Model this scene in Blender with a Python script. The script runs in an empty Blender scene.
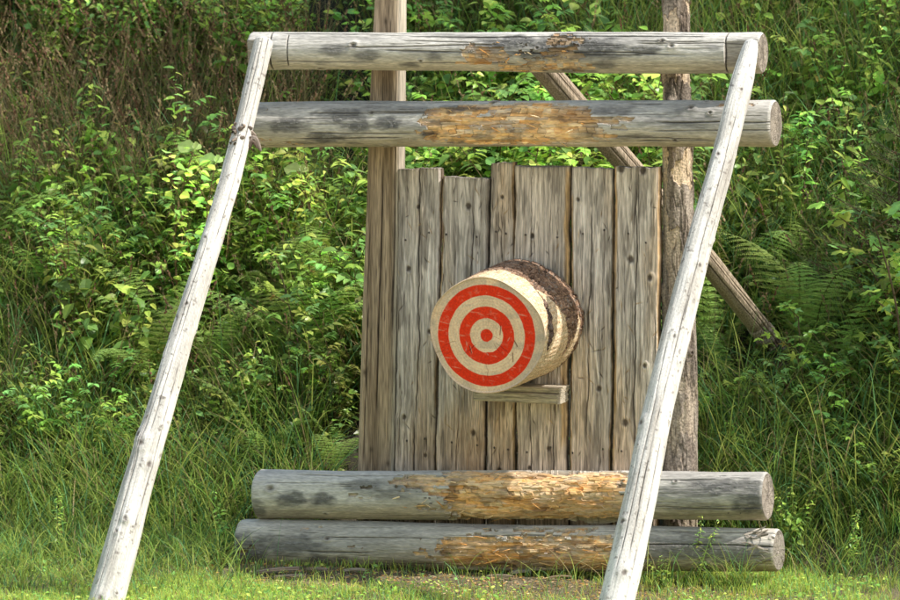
import bpy, math, random
import numpy as np
from mathutils import Vector, Matrix

random.seed(7)
RG = np.random.default_rng(7)
scene = bpy.context.scene
COL = scene.collection
PI = math.pi

# ------------------------------------------------------------------ camera
YAW, PITCH, DIST, MPP = math.radians(20), math.radians(6), 24.0, 0.004
P0 = np.array([0.0, 0.0, 1.08])
DC = np.array([math.sin(YAW)*math.cos(PITCH), -math.cos(YAW)*math.cos(PITCH), math.sin(PITCH)])
CAM = P0 + DIST*DC
RIGHT = np.array([math.cos(YAW), math.sin(YAW), 0.0])
FWD = -DC
UP = np.cross(RIGHT, FWD)
FPX = DIST/MPP

def ray(px, py):
    d = FWD + RIGHT*((px-450)/FPX) + UP*((300-py)/FPX)
    return d

def on_plane(px, py, q, n):
    q = np.array(q, float); n = np.array(n, float)
    d = ray(px, py)
    t = np.dot(q-CAM, n)/np.dot(d, n)
    return CAM + d*t

def on_y(px, py, y): return on_plane(px, py, (0, y, 0), (0, 1, 0))

def m_per_px(p): return np.dot(np.asarray(p)-CAM, FWD)/FPX

def project(P):
    v = np.asarray(P)-CAM
    z = v@FWD
    return 450+FPX*(v@RIGHT)/z, 300-FPX*(v@UP)/z

# ------------------------------------------------------------------ noise
def h2(ix, iy, seed=0.0):
    v = np.sin(ix*127.1+iy*311.7+seed*74.7)*43758.5453
    return v-np.floor(v)

def vn(x, y, seed=0.0):
    x = np.asarray(x, float); y = np.asarray(y, float)
    ix = np.floor(x); iy = np.floor(y); fx = x-ix; fy = y-iy
    fx = fx*fx*(3-2*fx); fy = fy*fy*(3-2*fy)
    a = h2(ix, iy, seed); b = h2(ix+1, iy, seed); c = h2(ix, iy+1, seed); d = h2(ix+1, iy+1, seed)
    return (a*(1-fx)+b*fx)*(1-fy)+(c*(1-fx)+d*fx)*fy

def fbm(x, y, seed=0.0, o=4):
    s = 0.0; a = 0.5; t = 0.0
    for k in range(o):
        s = s+a*vn(x*2**k, y*2**k, seed+k*3.1); t += a; a *= 0.5
    return s/t

def sstep(a, b, x):
    t = np.clip((x-a)/(b-a), 0, 1); return t*t*(3-2*t)

def mixc(c, d, f):
    f = np.asarray(f)[..., None]
    return np.asarray(c)*(1-f)+np.asarray(d)*f

# ------------------------------------------------------------------ mesh helpers
def build(name, V, F, mat, parent=None, col=None, smooth=False):
    V = np.asarray(V, np.float32).reshape(-1, 3); F = np.asarray(F, np.int32).reshape(-1, 4)
    me = bpy.data.meshes.new(name)
    me.vertices.add(len(V)); me.vertices.foreach_set('co', V.ravel())
    me.loops.add(F.size); me.loops.foreach_set('vertex_index', F.ravel())
    me.polygons.add(len(F)); me.polygons.foreach_set('loop_start', np.arange(0, F.size, 4, dtype=np.int32))
    me.polygons.foreach_set('use_smooth', np.full(len(F), smooth, bool))
    if col is not None:
        c = np.ones((len(V), 4), np.float32); c[:, :3] = np.asarray(col).reshape(-1, 3)
        at = me.color_attributes.new('Col', 'FLOAT_COLOR', 'POINT'); at.data.foreach_set('color', c.ravel())
    me.update(calc_edges=True); me.validate()
    me.materials.append(mat)
    o = bpy.data.objects.new(name, me); COL.objects.link(o)
    if parent is not None: o.parent = parent
    return o

def tag(o, label=None, cat=None, group=None, kind=None):
    if label: o['label'] = label
    if cat: o['category'] = cat
    if group: o['group'] = group
    if kind: o['kind'] = kind
    return o

def empty(name, loc=(0, 0, 0), rz=0.0, **kw):
    o = bpy.data.objects.new(name, None); COL.objects.link(o)
    o.location = loc; o.rotation_euler = (0, 0, rz); o.empty_display_size = 0.1
    return tag(o, **kw)

def copy_tree(o, parent=None):
    c = o.copy(); COL.objects.link(c)
    if parent is not None: c.parent = parent
    for ch in list(o.children): copy_tree(ch, c)
    return c

class MB:
    """collects quads with a colour per vertex"""
    def __init__(s): s.V = []; s.F = []; s.C = []; s.n = 0
    def add(s, V, F, C):
        V = np.asarray(V, float); s.V.append(V); s.F.append(np.asarray(F)+s.n)
        C = np.asarray(C, float)
        if C.ndim == 1: C = np.tile(C, (len(V), 1))
        s.C.append(C); s.n += len(V)
    def build(s, name, mat, parent=None, smooth=False):
        return build(name, np.concatenate(s.V), np.concatenate(s.F), mat, parent, np.concatenate(s.C), smooth)

def norm(v): 
    v = np.asarray(v, float); return v/max(np.linalg.norm(v), 1e-9)

def tube(mb, P, R, col, n=5):
    P = np.asarray(P, float); K = len(P)
    R = np.broadcast_to(np.asarray(R, float), (K,))
    T = np.gradient(P, axis=0); T /= np.linalg.norm(T, axis=1)[:, None]+1e-9
    ref = np.array([0.31, -0.95, 0.1]); A = np.cross(T, ref); A /= np.linalg.norm(A, axis=1)[:, None]+1e-9
    B = np.cross(T, A)
    th = np.arange(n)*2*PI/n
    V = P[:, None, :]+R[:, None, None]*(A[:, None, :]*np.cos(th)[None, :, None]+B[:, None, :]*np.sin(th)[None, :, None])
    i = np.arange(K-1)[:, None]*n; j = np.arange(n)[None, :]; j2 = (j+1) % n
    F = np.stack([i+j, i+j2, i+n+j2, i+n+j], -1).reshape(-1, 4)
    mb.add(V.reshape(-1, 3), F, col)

# ------------------------------------------------------------------ materials
def nt(name):
    m = bpy.data.materials.new(name); m.use_nodes = True
    n = m.node_tree.nodes; l = m.node_tree.links
    return m, n, l, n['Principled BSDF'], n['Material Output']

def wood_mat(name, grain=(400, 400, 400), amt=0.35, bump=0.25, rough=0.85, lo=0.3, hi=0.7):
    m, n, l, p, out = nt(name)
    a = n.new('ShaderNodeAttribute'); a.attribute_name = 'Col'
    tc = n.new('ShaderNodeTexCoord'); mp = n.new('ShaderNodeMapping'); mp.inputs['Scale'].default_value = grain
    l.new(tc.outputs['Object'], mp.inputs[0])
    nz = n.new('ShaderNodeTexNoise'); nz.inputs['Scale'].default_value = 1.0; nz.inputs['Detail'].default_value = 5
    l.new(mp.outputs[0], nz.inputs['Vector'])
    mr = n.new('ShaderNodeMapRange'); mr.inputs['From Min'].default_value = lo; mr.inputs['From Max'].default_value = hi
    mr.inputs['To Min'].default_value = 1-amt; mr.inputs['To Max'].default_value = 1+amt*0.95
    l.new(nz.outputs['Fac'], mr.inputs['Value'])
    mx = n.new('ShaderNodeMix'); mx.data_type = 'RGBA'; mx.blend_type = 'MULTIPLY'; mx.inputs['Factor'].default_value = 1
    l.new(a.outputs['Color'], mx.inputs[6]); l.new(mr.outputs[0], mx.inputs[7])
    l.new(mx.outputs[2], p.inputs['Base Color'])
    p.inputs['Roughness'].default_value = rough; p.inputs['Specular IOR Level'].default_value = 0.25
    b = n.new('ShaderNodeBump'); b.inputs['Strength'].default_value = bump; b.inputs['Distance'].default_value = 0.004
    l.new(nz.outputs['Fac'], b.inputs['Height']); l.new(b.outputs[0], p.inputs['Normal'])
    return m

def leaf_mat(name, trans=0.36, rough=0.36, var=0.34, spec=0.5):
    m, n, l, p, out = nt(name)
    a = n.new('ShaderNodeAttribute'); a.attribute_name = 'Col'
    oi = n.new('ShaderNodeObjectInfo')
    tc = n.new('ShaderNodeTexCoord')
    nz = n.new('ShaderNodeTexNoise'); nz.inputs['Scale'].default_value = 45; nz.inputs['Detail'].default_value = 0
    l.new(tc.outputs['Object'], nz.inputs['Vector'])
    hs = n.new('ShaderNodeHueSaturation')
    r1 = n.new('ShaderNodeMapRange'); r1.inputs['To Min'].default_value = 0.475; r1.inputs['To Max'].default_value = 0.515
    r2 = n.new('ShaderNodeMapRange'); r2.inputs['To Min'].default_value = 1-var; r2.inputs['To Max'].default_value = 1+var
    ad = n.new('ShaderNodeMath'); ad.operation = 'MULTIPLY_ADD'; ad.inputs[1].default_value = 0.6; ad.inputs[2].default_value = -0.3
    l.new(nz.outputs['Fac'], ad.inputs[0])
    sm = n.new('ShaderNodeMath'); sm.operation = 'ADD'
    l.new(oi.outputs['Random'], r1.inputs['Value']); l.new(oi.outputs['Random'], sm.inputs[0]); l.new(ad.outputs[0], sm.inputs[1])
    l.new(sm.outputs[0], r2.inputs['Value'])
    l.new(r1.outputs[0], hs.inputs['Hue']); l.new(r2.outputs[0], hs.inputs['Value']); l.new(a.outputs['Color'], hs.inputs['Color'])
    l.new(hs.outputs[0], p.inputs['Base Color'])
    p.inputs['Roughness'].default_value = rough; p.inputs['Specular IOR Level'].default_value = spec
    t = n.new('ShaderNodeBsdfTranslucent')
    hs2 = n.new('ShaderNodeHueSaturation'); hs2.inputs['Hue'].default_value = 0.485; hs2.inputs['Saturation'].default_value = 0.95; hs2.inputs['Value'].default_value = 1.7
    l.new(hs.outputs[0], hs2.inputs['Color']); l.new(hs2.outputs[0], t.inputs['Color'])
    mx = n.new('ShaderNodeMixShader'); mx.inputs[0].default_value = trans
    l.new(p.outputs[0], mx.inputs[1]); l.new(t.outputs[0], mx.inputs[2]); l.new(mx.outputs[0], out.inputs[0])
    return m

M_log = wood_mat('weathered_log', (40, 240, 240), 0.26, 0.3)
M_pole = wood_mat('bleached_pole', (220, 220, 16), 0.22, 0.25)
M_board = wood_mat('grey_board', (330, 60, 14), 0.28, 0.35, 0.85, 0.38, 0.60)
M_post = wood_mat('post_wood', (260, 200, 10), 0.3, 0.3, 0.85, 0.4, 0.58)
M_bark = wood_mat('bark', (120, 120, 120), 0.5, 0.9)
M_face = wood_mat('cut_face', (160, 160, 160), 0.16, 0.12, 0.7)
M_leaf = leaf_mat('broad_leaf')
M_fern = leaf_mat('fern_leaf', 0.38, 0.5)
M_grass = leaf_mat('grass_blade', 0.36, 0.55, 0.12, 0.2)
M_dry = leaf_mat('dry_stalk', 0.2, 0.7, 0.15, 0.15)

def soil_mat():
    m, n, l, p, out = nt('soil')
    tc = n.new('ShaderNodeTexCoord')
    a = n.new('ShaderNodeTexNoise'); a.inputs['Scale'].default_value = 9; a.inputs['Detail'].default_value = 8
    b = n.new('ShaderNodeTexNoise'); b.inputs['Scale'].default_value = 120; b.inputs['Detail'].default_value = 4
    l.new(tc.outputs['Object'], a.inputs['Vector']); l.new(tc.outputs['Object'], b.inputs['Vector'])
    r = n.new('ShaderNodeValToRGB')
    r.color_ramp.elements[0].position = 0.3; r.color_ramp.elements[0].color = (0.06, 0.055, 0.03, 1)
    r.color_ramp.elements[1].position = 0.75; r.color_ramp.elements[1].color = (0.30, 0.24, 0.16, 1)
    e = r.color_ramp.elements.new(0.5); e.color = (0.15, 0.125, 0.07, 1)
    mm = n.new('ShaderNodeMath'); mm.operation = 'MULTIPLY_ADD'; mm.inputs[1].default_value = 0.5
    hf = n.new('ShaderNodeMath'); hf.operation = 'MULTIPLY'; hf.inputs[1].default_value = 0.5
    l.new(a.outputs['Fac'], hf.inputs[0]); l.new(b.outputs['Fac'], mm.inputs[0]); l.new(hf.outputs[0], mm.inputs[2])
    l.new(mm.outputs[0], r.inputs[0]); l.new(r.outputs[0], p.inputs['Base Color'])
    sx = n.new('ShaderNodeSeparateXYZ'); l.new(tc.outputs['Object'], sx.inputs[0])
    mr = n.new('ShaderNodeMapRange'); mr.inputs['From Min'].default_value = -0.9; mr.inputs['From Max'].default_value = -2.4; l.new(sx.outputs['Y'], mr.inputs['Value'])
    r2 = n.new('ShaderNodeValToRGB'); r2.color_ramp.elements[0].position = 0.3; r2.color_ramp.elements[0].color = (0.30, 0.275, 0.16, 1); r2.color_ramp.elements[1].position = 0.7; r2.color_ramp.elements[1].color = (0.55, 0.48, 0.33, 1)  # soil turned pale out front, to bounce light onto the boards
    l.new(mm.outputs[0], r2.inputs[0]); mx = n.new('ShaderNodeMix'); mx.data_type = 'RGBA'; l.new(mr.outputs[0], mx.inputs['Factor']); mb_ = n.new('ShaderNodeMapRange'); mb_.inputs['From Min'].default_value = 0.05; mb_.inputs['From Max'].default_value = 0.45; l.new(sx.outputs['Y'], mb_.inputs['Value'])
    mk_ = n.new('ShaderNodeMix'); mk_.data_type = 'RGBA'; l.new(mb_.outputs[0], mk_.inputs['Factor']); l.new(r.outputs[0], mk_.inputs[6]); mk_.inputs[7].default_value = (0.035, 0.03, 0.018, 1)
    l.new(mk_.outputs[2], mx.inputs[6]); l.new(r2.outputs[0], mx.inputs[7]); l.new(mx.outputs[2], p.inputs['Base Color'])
    p.inputs['Roughness'].default_value = 0.95
    bp = n.new('ShaderNodeBump'); bp.inputs['Strength'].default_value = 0.8; bp.inputs['Distance'].default_value = 0.02
    l.new(mm.outputs[0], bp.inputs['Height']); l.new(bp.outputs[0], p.inputs['Normal'])
    return m
M_soil = soil_mat()

# ------------------------------------------------------------------ ground
def H(x, y):
    x = np.asarray(x, float); y = np.asarray(y, float)
    b = np.maximum(y-0.15, 0)
    bank = np.where(b < 9, b*0.53, 9*0.53+(b-9)*0.12)
    bank = bank*(0.9+0.2*vn(x*0.4, y*0.3, 5))+0.018*np.exp(-((y+0.1)/0.35)**2)
    front = np.maximum(-y-8, 0)*0.125
    front = np.minimum(front, 4)
    n = (fbm(x*1.3, y*1.3, 2)-0.5)*0.10*sstep(0.3, 1.5, np.abs(y+0.2))+(fbm(x*6, y*6, 9)-0.5)*0.025
    return bank+front+n

def graded(lo, hi, mid0, mid1, step):
    mid = np.arange(mid0, mid1+1e-6, step)
    left = mid0-np.geomspace(step, mid0-lo, 40)[::-1]; right = mid1+np.geomspace(step, hi-mid1, 40)
    return np.concatenate([left, mid, right])
gx = graded(-300, 300, -5, 5, 0.06); gy = graded(-300, 300, -3, 7, 0.06)
GX, GY = np.meshgrid(gx, gy, indexing='ij')
Vg = np.stack([GX, GY, H(GX, GY)], -1).reshape(-1, 3)
ni, nj = len(gx), len(gy)
ii = np.arange(ni-1)[:, None]*nj; jj = np.arange(nj-1)[None, :]
Fg = np.stack([ii+jj, ii+nj+jj, ii+nj+jj+1, ii+jj+1], -1).reshape(-1, 4)
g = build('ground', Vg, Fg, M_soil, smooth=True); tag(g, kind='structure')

QX = np.arange(-220, 1121, 10.0); QY = np.arange(-140, 681, 10.0)
def _hits():
    gx_, gy_ = np.meshgrid(QX, QY, indexing='ij'); X = gx_.ravel(); Y = gy_.ravel()
    d = FWD[None]+RIGHT[None]*((X-450)/FPX)[:, None]+UP[None]*((300-Y)/FPX)[:, None]
    lo = np.full(len(X), DIST-4.0); hi = np.full(len(X), DIST+30.0); done = np.zeros(len(X), bool)
    for t in np.arange(DIST-4, DIST+30, 0.12):
        i = np.where(~done)[0]
        if len(i) == 0: break
        p = CAM+d[i]*t; hit = p[:, 2] <= H(p[:, 0], p[:, 1])
        hi[i[hit]] = t; lo[i[hit]] = t-0.12; done[i[hit]] = True
    for _ in range(6):
        m = (lo+hi)/2; p = CAM+d*m[:, None]; hit = p[:, 2] <= H(p[:, 0], p[:, 1]); hi = np.where(hit, m, hi); lo = np.where(hit, lo, m)
    return hi.reshape(gx_.shape)
QT = _hits()
def on_ground(px, py):
    px = np.asarray(px, float); py = np.asarray(py, float)
    u = np.clip((px-QX[0])/10, 0, len(QX)-1.001); v = np.clip((py-QY[0])/10, 0, len(QY)-1.001)
    i = u.astype(int); j = v.astype(int); fu = u-i; fv = v-j
    t = (QT[i, j]*(1-fu)+QT[i+1, j]*fu)*(1-fv)+(QT[i, j+1]*(1-fu)+QT[i+1, j+1]*fu)*fv
    d = FWD[None]+RIGHT[None]*((px-450)/FPX)[:, None]+UP[None]*((300-py)/FPX)[:, None]
    out = CAM+d*t[:, None]; out[:, 2] = H(out[:, 0], out[:, 1])
    return out

# ------------------------------------------------------------------ round timber
def make_log(name, mat, P, R, nl, nu, front, fn, parent=None, capc=None, caps=(True, True), smooth=False, shear=(0, 0)):
    P = np.asarray(P, float); R = np.asarray(R, float)
    seg = np.r_[0, np.cumsum(np.linalg.norm(np.diff(P, axis=0), axis=1))]; L = seg[-1]
    s = np.linspace(0, L, nl+1)
    c = np.stack([np.interp(s, seg, P[:, k]) for k in range(3)], -1)
    if len(P) > 2:                                     # soften the bends
        for _ in range(3):
            k = max(3, nl//12); ker = np.ones(2*k+1)/(2*k+1)
            cp = np.pad(c, ((k, k), (0, 0)), mode='reflect', reflect_type='odd')
            c = np.stack([np.convolve(cp[:, q], ker, 'valid') for q in range(3)], -1)
    r0 = np.interp(s, seg, R)
    T = np.gradient(c, axis=0); T /= np.linalg.norm(T, axis=1)[:, None]
    f = np.array(front, float); Fv = f[None, :]-T*(T@f)[:, None]; Fv /= np.linalg.norm(Fv, axis=1)[:, None]
    U = np.cross(Fv, T)
    th = np.linspace(-PI, PI, nu, endpoint=False)
    S, TH = np.meshgrid(s, th, indexing='ij'); RR = np.repeat(r0[:, None], nu, 1)
    dr, C = fn(S, TH, RR, L)
    edge = np.minimum(S, L-S); bev = 0.012
    dr = dr-np.where(edge < bev, 0.006*(1-edge/bev)**2, 0)
    r = RR+dr
    off = shear[0]*(1-S/L)**30*r*np.cos(TH)+shear[1]*(S/L)**30*r*np.cos(TH)
    V = c[:, None, :]+r[..., None]*(Fv[:, None, :]*np.cos(TH)[..., None]+U[:, None, :]*np.sin(TH)[..., None])+T[:, None, :]*off[..., None]
    i = np.arange(nl)[:, None]*nu; j = np.arange(nu)[None, :]; j2 = (j+1) % nu
    F = np.stack([i+j, i+nu+j, i+nu+j2, i+j2], -1).reshape(-1, 4)
    mb = MB(); mb.add(V.reshape(-1, 3), F, C.reshape(-1, 3))
    for e, on in ((0, caps[0]), (-1, caps[1])):
        if not on: continue
        ring = V[e]; cen = ring.mean(0); K = 36
        fr = 1-np.linspace(0, 1, K+1)*0.997
        cv = cen[None, None, :]+(ring-cen)[None, :, :]*fr[:, None, None]
        TF, FT = np.meshgrid(th, fr)
        cv = cv+T[e][None, None, :]*((fbm(TF*3, FT*6, 4)-0.5)*0.006*(1 if e else -1)*np.minimum(1, (1-FT)*12))[..., None]
        cc = capc(FT, TF) if capc is not None else np.full((K+1, nu, 3), 0.35)
        i = np.arange(K)[:, None]*nu
        a, b, d, q = i+j, i+j2, i+nu+j2, i+nu+j
        Fc = np.stack([a, q, d, b] if e == 0 else [a, b, d, q], -1).reshape(-1, 4)
        if e == 0: Fc = Fc[:, ::-1]
        else: Fc = Fc[:, ::-1]
        mb.add(cv.reshape(-1, 3), Fc, cc.reshape(-1, 3))
    return mb, (c, Fv, U, T, s, r0, L)

def endgrain(seed, base=(0.42, 0.36, 0.30)):
    def f(fr, th):
        ringn = np.sin(fr*70+3*fbm(np.cos(th)*2+fr*3, np.sin(th)*2, seed)*3)
        c = np.asarray(base)*1.15*(0.74+0.26*ringn)[..., None]*(0.7+0.6*fbm(np.cos(th)*fr*5, np.sin(th)*fr*5, seed+1))[..., None]
        crk = np.zeros_like(fr)
        for k in range(13):
            a = h2(k, seed, 1)*2*PI; d = np.abs(np.angle(np.exp(1j*(th-a-0.25*(fbm(fr*5, fr*0, k)-0.5)))))*fr
            crk = np.maximum(crk, np.exp(-(d/0.018)**2)*sstep(0.02+0.5*h2(k, seed, 3), 0.3+0.5*h2(k, seed, 3), fr))
        c = mixc(c, (0.04, 0.03, 0.025), crk*0.9)
        c = mixc(c, c*0.55, sstep(0.5, 0.7, fbm(np.cos(th)*fr*2+7, np.sin(th)*fr*2, seed+5))*0.8)
        return mixc(c, (0.22, 0.19, 0.17), sstep(0.9, 1.0, fr)*0.7)
    return f

GREY1, GREY2, STAIN = (0.68, 0.645, 0.60), (0.40, 0.38, 0.36), (0.045, 0.047, 0.055)
CHOP = 1.6*np.array([(0.62, 0.33, 0.12), (0.66, 0.42, 0.19), (0.72, 0.55, 0.34), (0.52, 0.25, 0.075), (0.40, 0.30, 0.20), (0.24, 0.14, 0.07)])

def log_fn(seed, stains, chopmask=None, cuts=(), notch=None, depth=0.016, cw=None, warm=0.0, cracks=10, knots=6, bulge=None, dirty=0.0, pale=0.25):
    cw = np.array(cw if cw is not None else [3, 3, 2, 2, 1, 1], float); cw = np.cumsum(cw/cw.sum())
    def fn(S, TH, R, L):
        V = TH*R
        big = fbm(S*2.6, V*9, seed); fine = fbm(S*11, V*150, seed+1); mid = fbm(S*5, V*34, seed+2)
        C = mixc(GREY1, GREY2, sstep(0.3, 0.75, big*0.6+mid*0.4))
        C = C*(0.76+0.48*fine)[..., None]*(0.9+0.2*fbm(S*45, V*60, seed+3))[..., None]
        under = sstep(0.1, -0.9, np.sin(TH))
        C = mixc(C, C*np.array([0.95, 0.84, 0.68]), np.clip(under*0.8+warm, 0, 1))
        dr = (fbm(S*2.5, TH*1.2, seed+5)-0.5)*0.012+(fine-0.5)*0.0025+(mid-0.5)*0.003
        # stains
        st = np.zeros_like(S); nz = fbm(S*26, V*60, seed+8)
        for (a, t, ls, lv, am) in stains:
            d = ((S-a*L)/ls)**2+((V-math.radians(t)*R)/lv)**2
            st = np.maximum(st, am*sstep(1.5, 0.15, d*0.55+1.7*(nz-0.5)+0.1))
        C = mixc(C, STAIN, np.clip(st, 0, 1)*0.92*(0.6+0.4*fine))
        fl = sstep(0.60, 0.66, fbm(S*75, V*110, seed+9))*sstep(0.55, 0.9, st)
        C = mixc(C, (0.40, 0.385, 0.37), fl*0.35); dr = dr+fl*0.001-0.004*sstep(0.5, 1, st)*(nz-0.3)
        # knots
        for k in range(knots):
            a = h2(k, seed, 11)*L; v = (h2(k, seed, 12)-0.5)*2.6*R; sz = 0.006+0.008*h2(k, seed, 13)
            d = np.sqrt(((S-a)/1.3)**2+(V-v)**2)/sz
            C = mixc(C, (0.10, 0.08, 0.065), np.exp(-d**2)*0.85); dr = dr+0.004*np.exp(-((d-1.2)**2)*2)-0.004*np.exp(-d**2*2)
        # drying cracks
        for k in range(cracks):
            v = (h2(k, seed, 21)-0.5)*2.7*R+(fbm(S*2.0, S*0, seed+30+k)-0.5)*0.022
            a = h2(k, seed, 22)*L*0.8; b = a+L*(0.12+0.35*h2(k, seed, 23))
            w = 0.0011+0.0017*h2(k, seed, 24)
            cr = np.exp(-((V-v)/w)**2)*sstep(a, a+0.06, S)*sstep(b, b-0.06, S)
            C = mixc(C, (0.045, 0.04, 0.04), cr*0.9); dr = dr-0.005*cr
        for k in range(34):
            v = (h2(k, seed, 61)-0.5)*2.7*R+(fbm(S*5, S*0, seed+130+k)-0.5)*0.012
            a = h2(k, seed, 62)*L*0.97; b = a+0.05+0.25*h2(k, seed, 63)
            cr = np.exp(-((V-v)/0.0010)**2)*sstep(a, a+0.02, S)*sstep(b, b-0.02, S)
            C = mixc(C, (0.07, 0.06, 0.055), cr*0.75); dr = dr-0.002*cr
        for (a, w, t0, t1) in cuts:
            cr = np.exp(-((S-a*L-0.004*np.cos(TH*2))/w)**2)*sstep(math.radians(t0)-0.06, math.radians(t0), TH)*sstep(math.radians(t1)+0.06, math.radians(t1), TH)
            C = mixc(C, (0.03, 0.028, 0.026), cr); dr = dr-0.010*cr
        if bulge is not None:
            for (a, t, ls, lt, am) in bulge:
                dr = dr+am*np.exp(-((S-a*L)/ls)**2-((TH-math.radians(t))/lt)**2)
        if chopmask is not None:
            hr = 0.016
            q_ = V/hr+1.1*(fbm(S*3.5, V*7, seed+40)-0.5)*2+1.3*(vn(V/0.045, V*0, seed+41)-0.5)+0.35*(fbm(S*28, V*40, seed+42)-0.5)
            row = np.floor(q_); lr = 0.024+0.085*h2(row, 1, seed)**1.5; of = h2(row, 2, seed)
            slant = (h2(row, 5, seed)-0.5)*1.2
            fv = q_-row
            xx = S/lr+of+slant*fv*0.4+0.30*(fbm(S*40, V*70, seed+43)-0.5); cell = np.floor(xx)
            ha, hb, hc, hd = h2(row, cell, seed+1), h2(row, cell, seed+2), h2(row, cell, seed+3), h2(row, cell, seed+4)
            sc = (cell+0.5-of)*lr; vc = (row+0.5)*hr
            low = fbm(S*7, V*10, seed+45)
            mk = chopmask(sc/L, vc/np.maximum(R, 1e-3))+(ha-0.5)*0.45+(fbm(sc*6, vc*11, seed+44)-0.5)*1.25
            mk = mk+(fbm(S*55, V*95, seed+53)-0.5)*0.40
            ch = (mk > 0.5).astype(float)
            fx = xx-cell
            d = ch*(0.002+depth*0.38*hb**1.8+1.3*depth*(low-0.35)+(fx-0.5)*0.005*(hc-0.4)*2+(fv-0.5)*0.004*(hd-0.5)*2)
            dr = np.where(ch > 0, -np.maximum(d, 0.002)+(fine-0.5)*0.003+(fbm(S*22, V*150, seed+48)-0.5)*0.005, dr)
            idx = np.searchsorted(cw, np.clip(hd*0.999, 0, 0.998))
            cc = (0.55*CHOP[np.clip(idx, 0, 5)]+0.45*np.array((0.86, 0.54, 0.25)))*(0.42+0.78*fbm(S*18, V*150, seed+46)+0.40*fbm(S*60, V*60, seed+49)+0.16*(hc-0.5))[..., None]
            g2 = fbm(S*5, V*12, seed+47)
            cc = mixc(cc, np.array([0.50, 0.41, 0.31])*(0.7+0.6*fine)[..., None], sstep(0.52, 0.72, g2)*0.75)
            cc = mixc(cc, np.array([0.40, 0.17, 0.045]), sstep(0.56, 0.72, fbm(S*9+5, V*26, seed+50))*0.55)
            en = sstep(0.42, 0.6, fbm(S*20, V*20, seed+51))
            edge = np.maximum(np.exp(-(np.minimum(fx, 1-fx)*lr/0.0020)**2)*(hc > 0.35), np.exp(-(np.minimum(fv, 1-fv)*hr/0.0017)**2)*(ha > 0.45))*en
            cc = mixc(cc, (0.085, 0.045, 0.022), edge*0.75)
            cc = mixc(cc, (0.10, 0.075, 0.06), sstep(0.60, 0.70, fbm(S*14, V*30, seed+52))*0.55)
            cc = cc*(0.72+0.56*fbm(S*7, V*240, seed+54))[..., None]
            cc = mixc(cc, np.array((0.80, 0.61, 0.41))*(0.6+0.7*fbm(S*14, V*120, seed+55))[..., None], pale*sstep(0.35, 0.65, fbm(S*8+2, V*20, seed+56)))
            cc = mixc(C, cc, 0.45+0.55*sstep(0.5, 0.85, mk))
            C = np.where(ch[..., None] > 0, mixc(cc, STAIN, np.clip(st, 0, 1)*0.55), C)
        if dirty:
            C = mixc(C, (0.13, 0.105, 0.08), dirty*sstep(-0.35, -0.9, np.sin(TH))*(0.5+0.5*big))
        if notch is not None:
            for (a, b, dep) in notch:
                inside = (S >= a*L) & (S <= b*L) & (np.cos(TH) > 0.05)
                lim = (R-dep)/np.maximum(np.cos(TH), 0.05)-R
                hit = inside & (dr > lim)
                dr = np.where(hit, lim+(fine-0.5)*0.003, dr)
                C = np.where(hit[..., None], C*np.array([0.72, 0.68, 0.64]), C)
        return dr, C
    return fn

def splinters(mb, geo, mask, n, seed, lmin=0.02, lmax=0.07, fall=False):
    c, Fv, U, T, s, r0, L = geo; rg = np.random.default_rng(seed); done = 0
    for _ in range(n*6):
        if done >= n: break
        a = rg.random(); t = rg.uniform(-1.3, 1.5)
        if mask(a, t) < 0.55: continue
        i = int(a*(len(s)-1)); nrm = Fv[i]*math.cos(t)+U[i]*math.sin(t); tan = -Fv[i]*math.sin(t)+U[i]*math.cos(t)
        p = c[i]+nrm*(r0[i]-0.004)
        ax = norm(T[i]*rg.choice([-1, 1])+tan*rg.normal(0, 0.35)+nrm*rg.uniform(0.0, 0.5))
        l = rg.uniform(lmin, lmax)*rg.uniform(.4, 1); w = rg.uniform(0.001, 0.0032)
        sd = norm(np.cross(ax, nrm)); up = np.cross(sd, ax)
        q = []
        for k, ww in ((0, 1.0), (0.6, 0.8), (1, 0.12)):
            o = p+ax*l*k+up*0.004*math.sin(k*2)
            q += [o-sd*w*ww, o+up*w*0.6*ww, o+sd*w*ww]
        F = [[0, 1, 4, 3], [1, 2, 5, 4], [3, 4, 7, 6], [4, 5, 8, 7], [2, 0, 3, 5], [5, 3, 6, 8]]
        mb.add(q, F, CHOP[rg.integers(0, 5)]*rg.uniform(0.7, 1.15)); done += 1

def px_log(x0, ya0, yb0, x1, ya1, yb1, y):
    """axis ends and radii from the photo's outline of a log lying in plane y"""
    A = on_y(x0, (ya0+yb0)/2, y); B = on_y(x1, (ya1+yb1)/2, y)
    return A, B, (yb0-ya0)/2*m_per_px(A), (yb1-ya1)/2*m_per_px(B)

# ------------------------------------------------------------------ the target stand
stand = empty('target_stand', (0.28, 0.05, 0.0), label='weathered timber stand of upright boards, two posts and two horizontal logs', cat='target stand')
SO = np.array([0.28, 0.05, 0.0])
def shift(mb):
    mb.V = [v-SO for v in mb.V]; return mb

def box_mask(regs):
    def m(a, t):
        a = np.asarray(a, float); t = np.asarray(t, float); o = np.zeros(np.broadcast(a, t).shape)
        for (a0, a1, t0, t1, am) in regs:
            w = 0.035; wt = 0.22
            v = sstep(a0-w, a0+w, a)*sstep(a1+w, a1-w, a)*sstep(math.radians(t0)-wt, math.radians(t0)+wt, t)*sstep(math.radians(t1)+wt, math.radians(t1)-wt, t)
            o = np.maximum(o, v*am)
        return o
    return m

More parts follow.
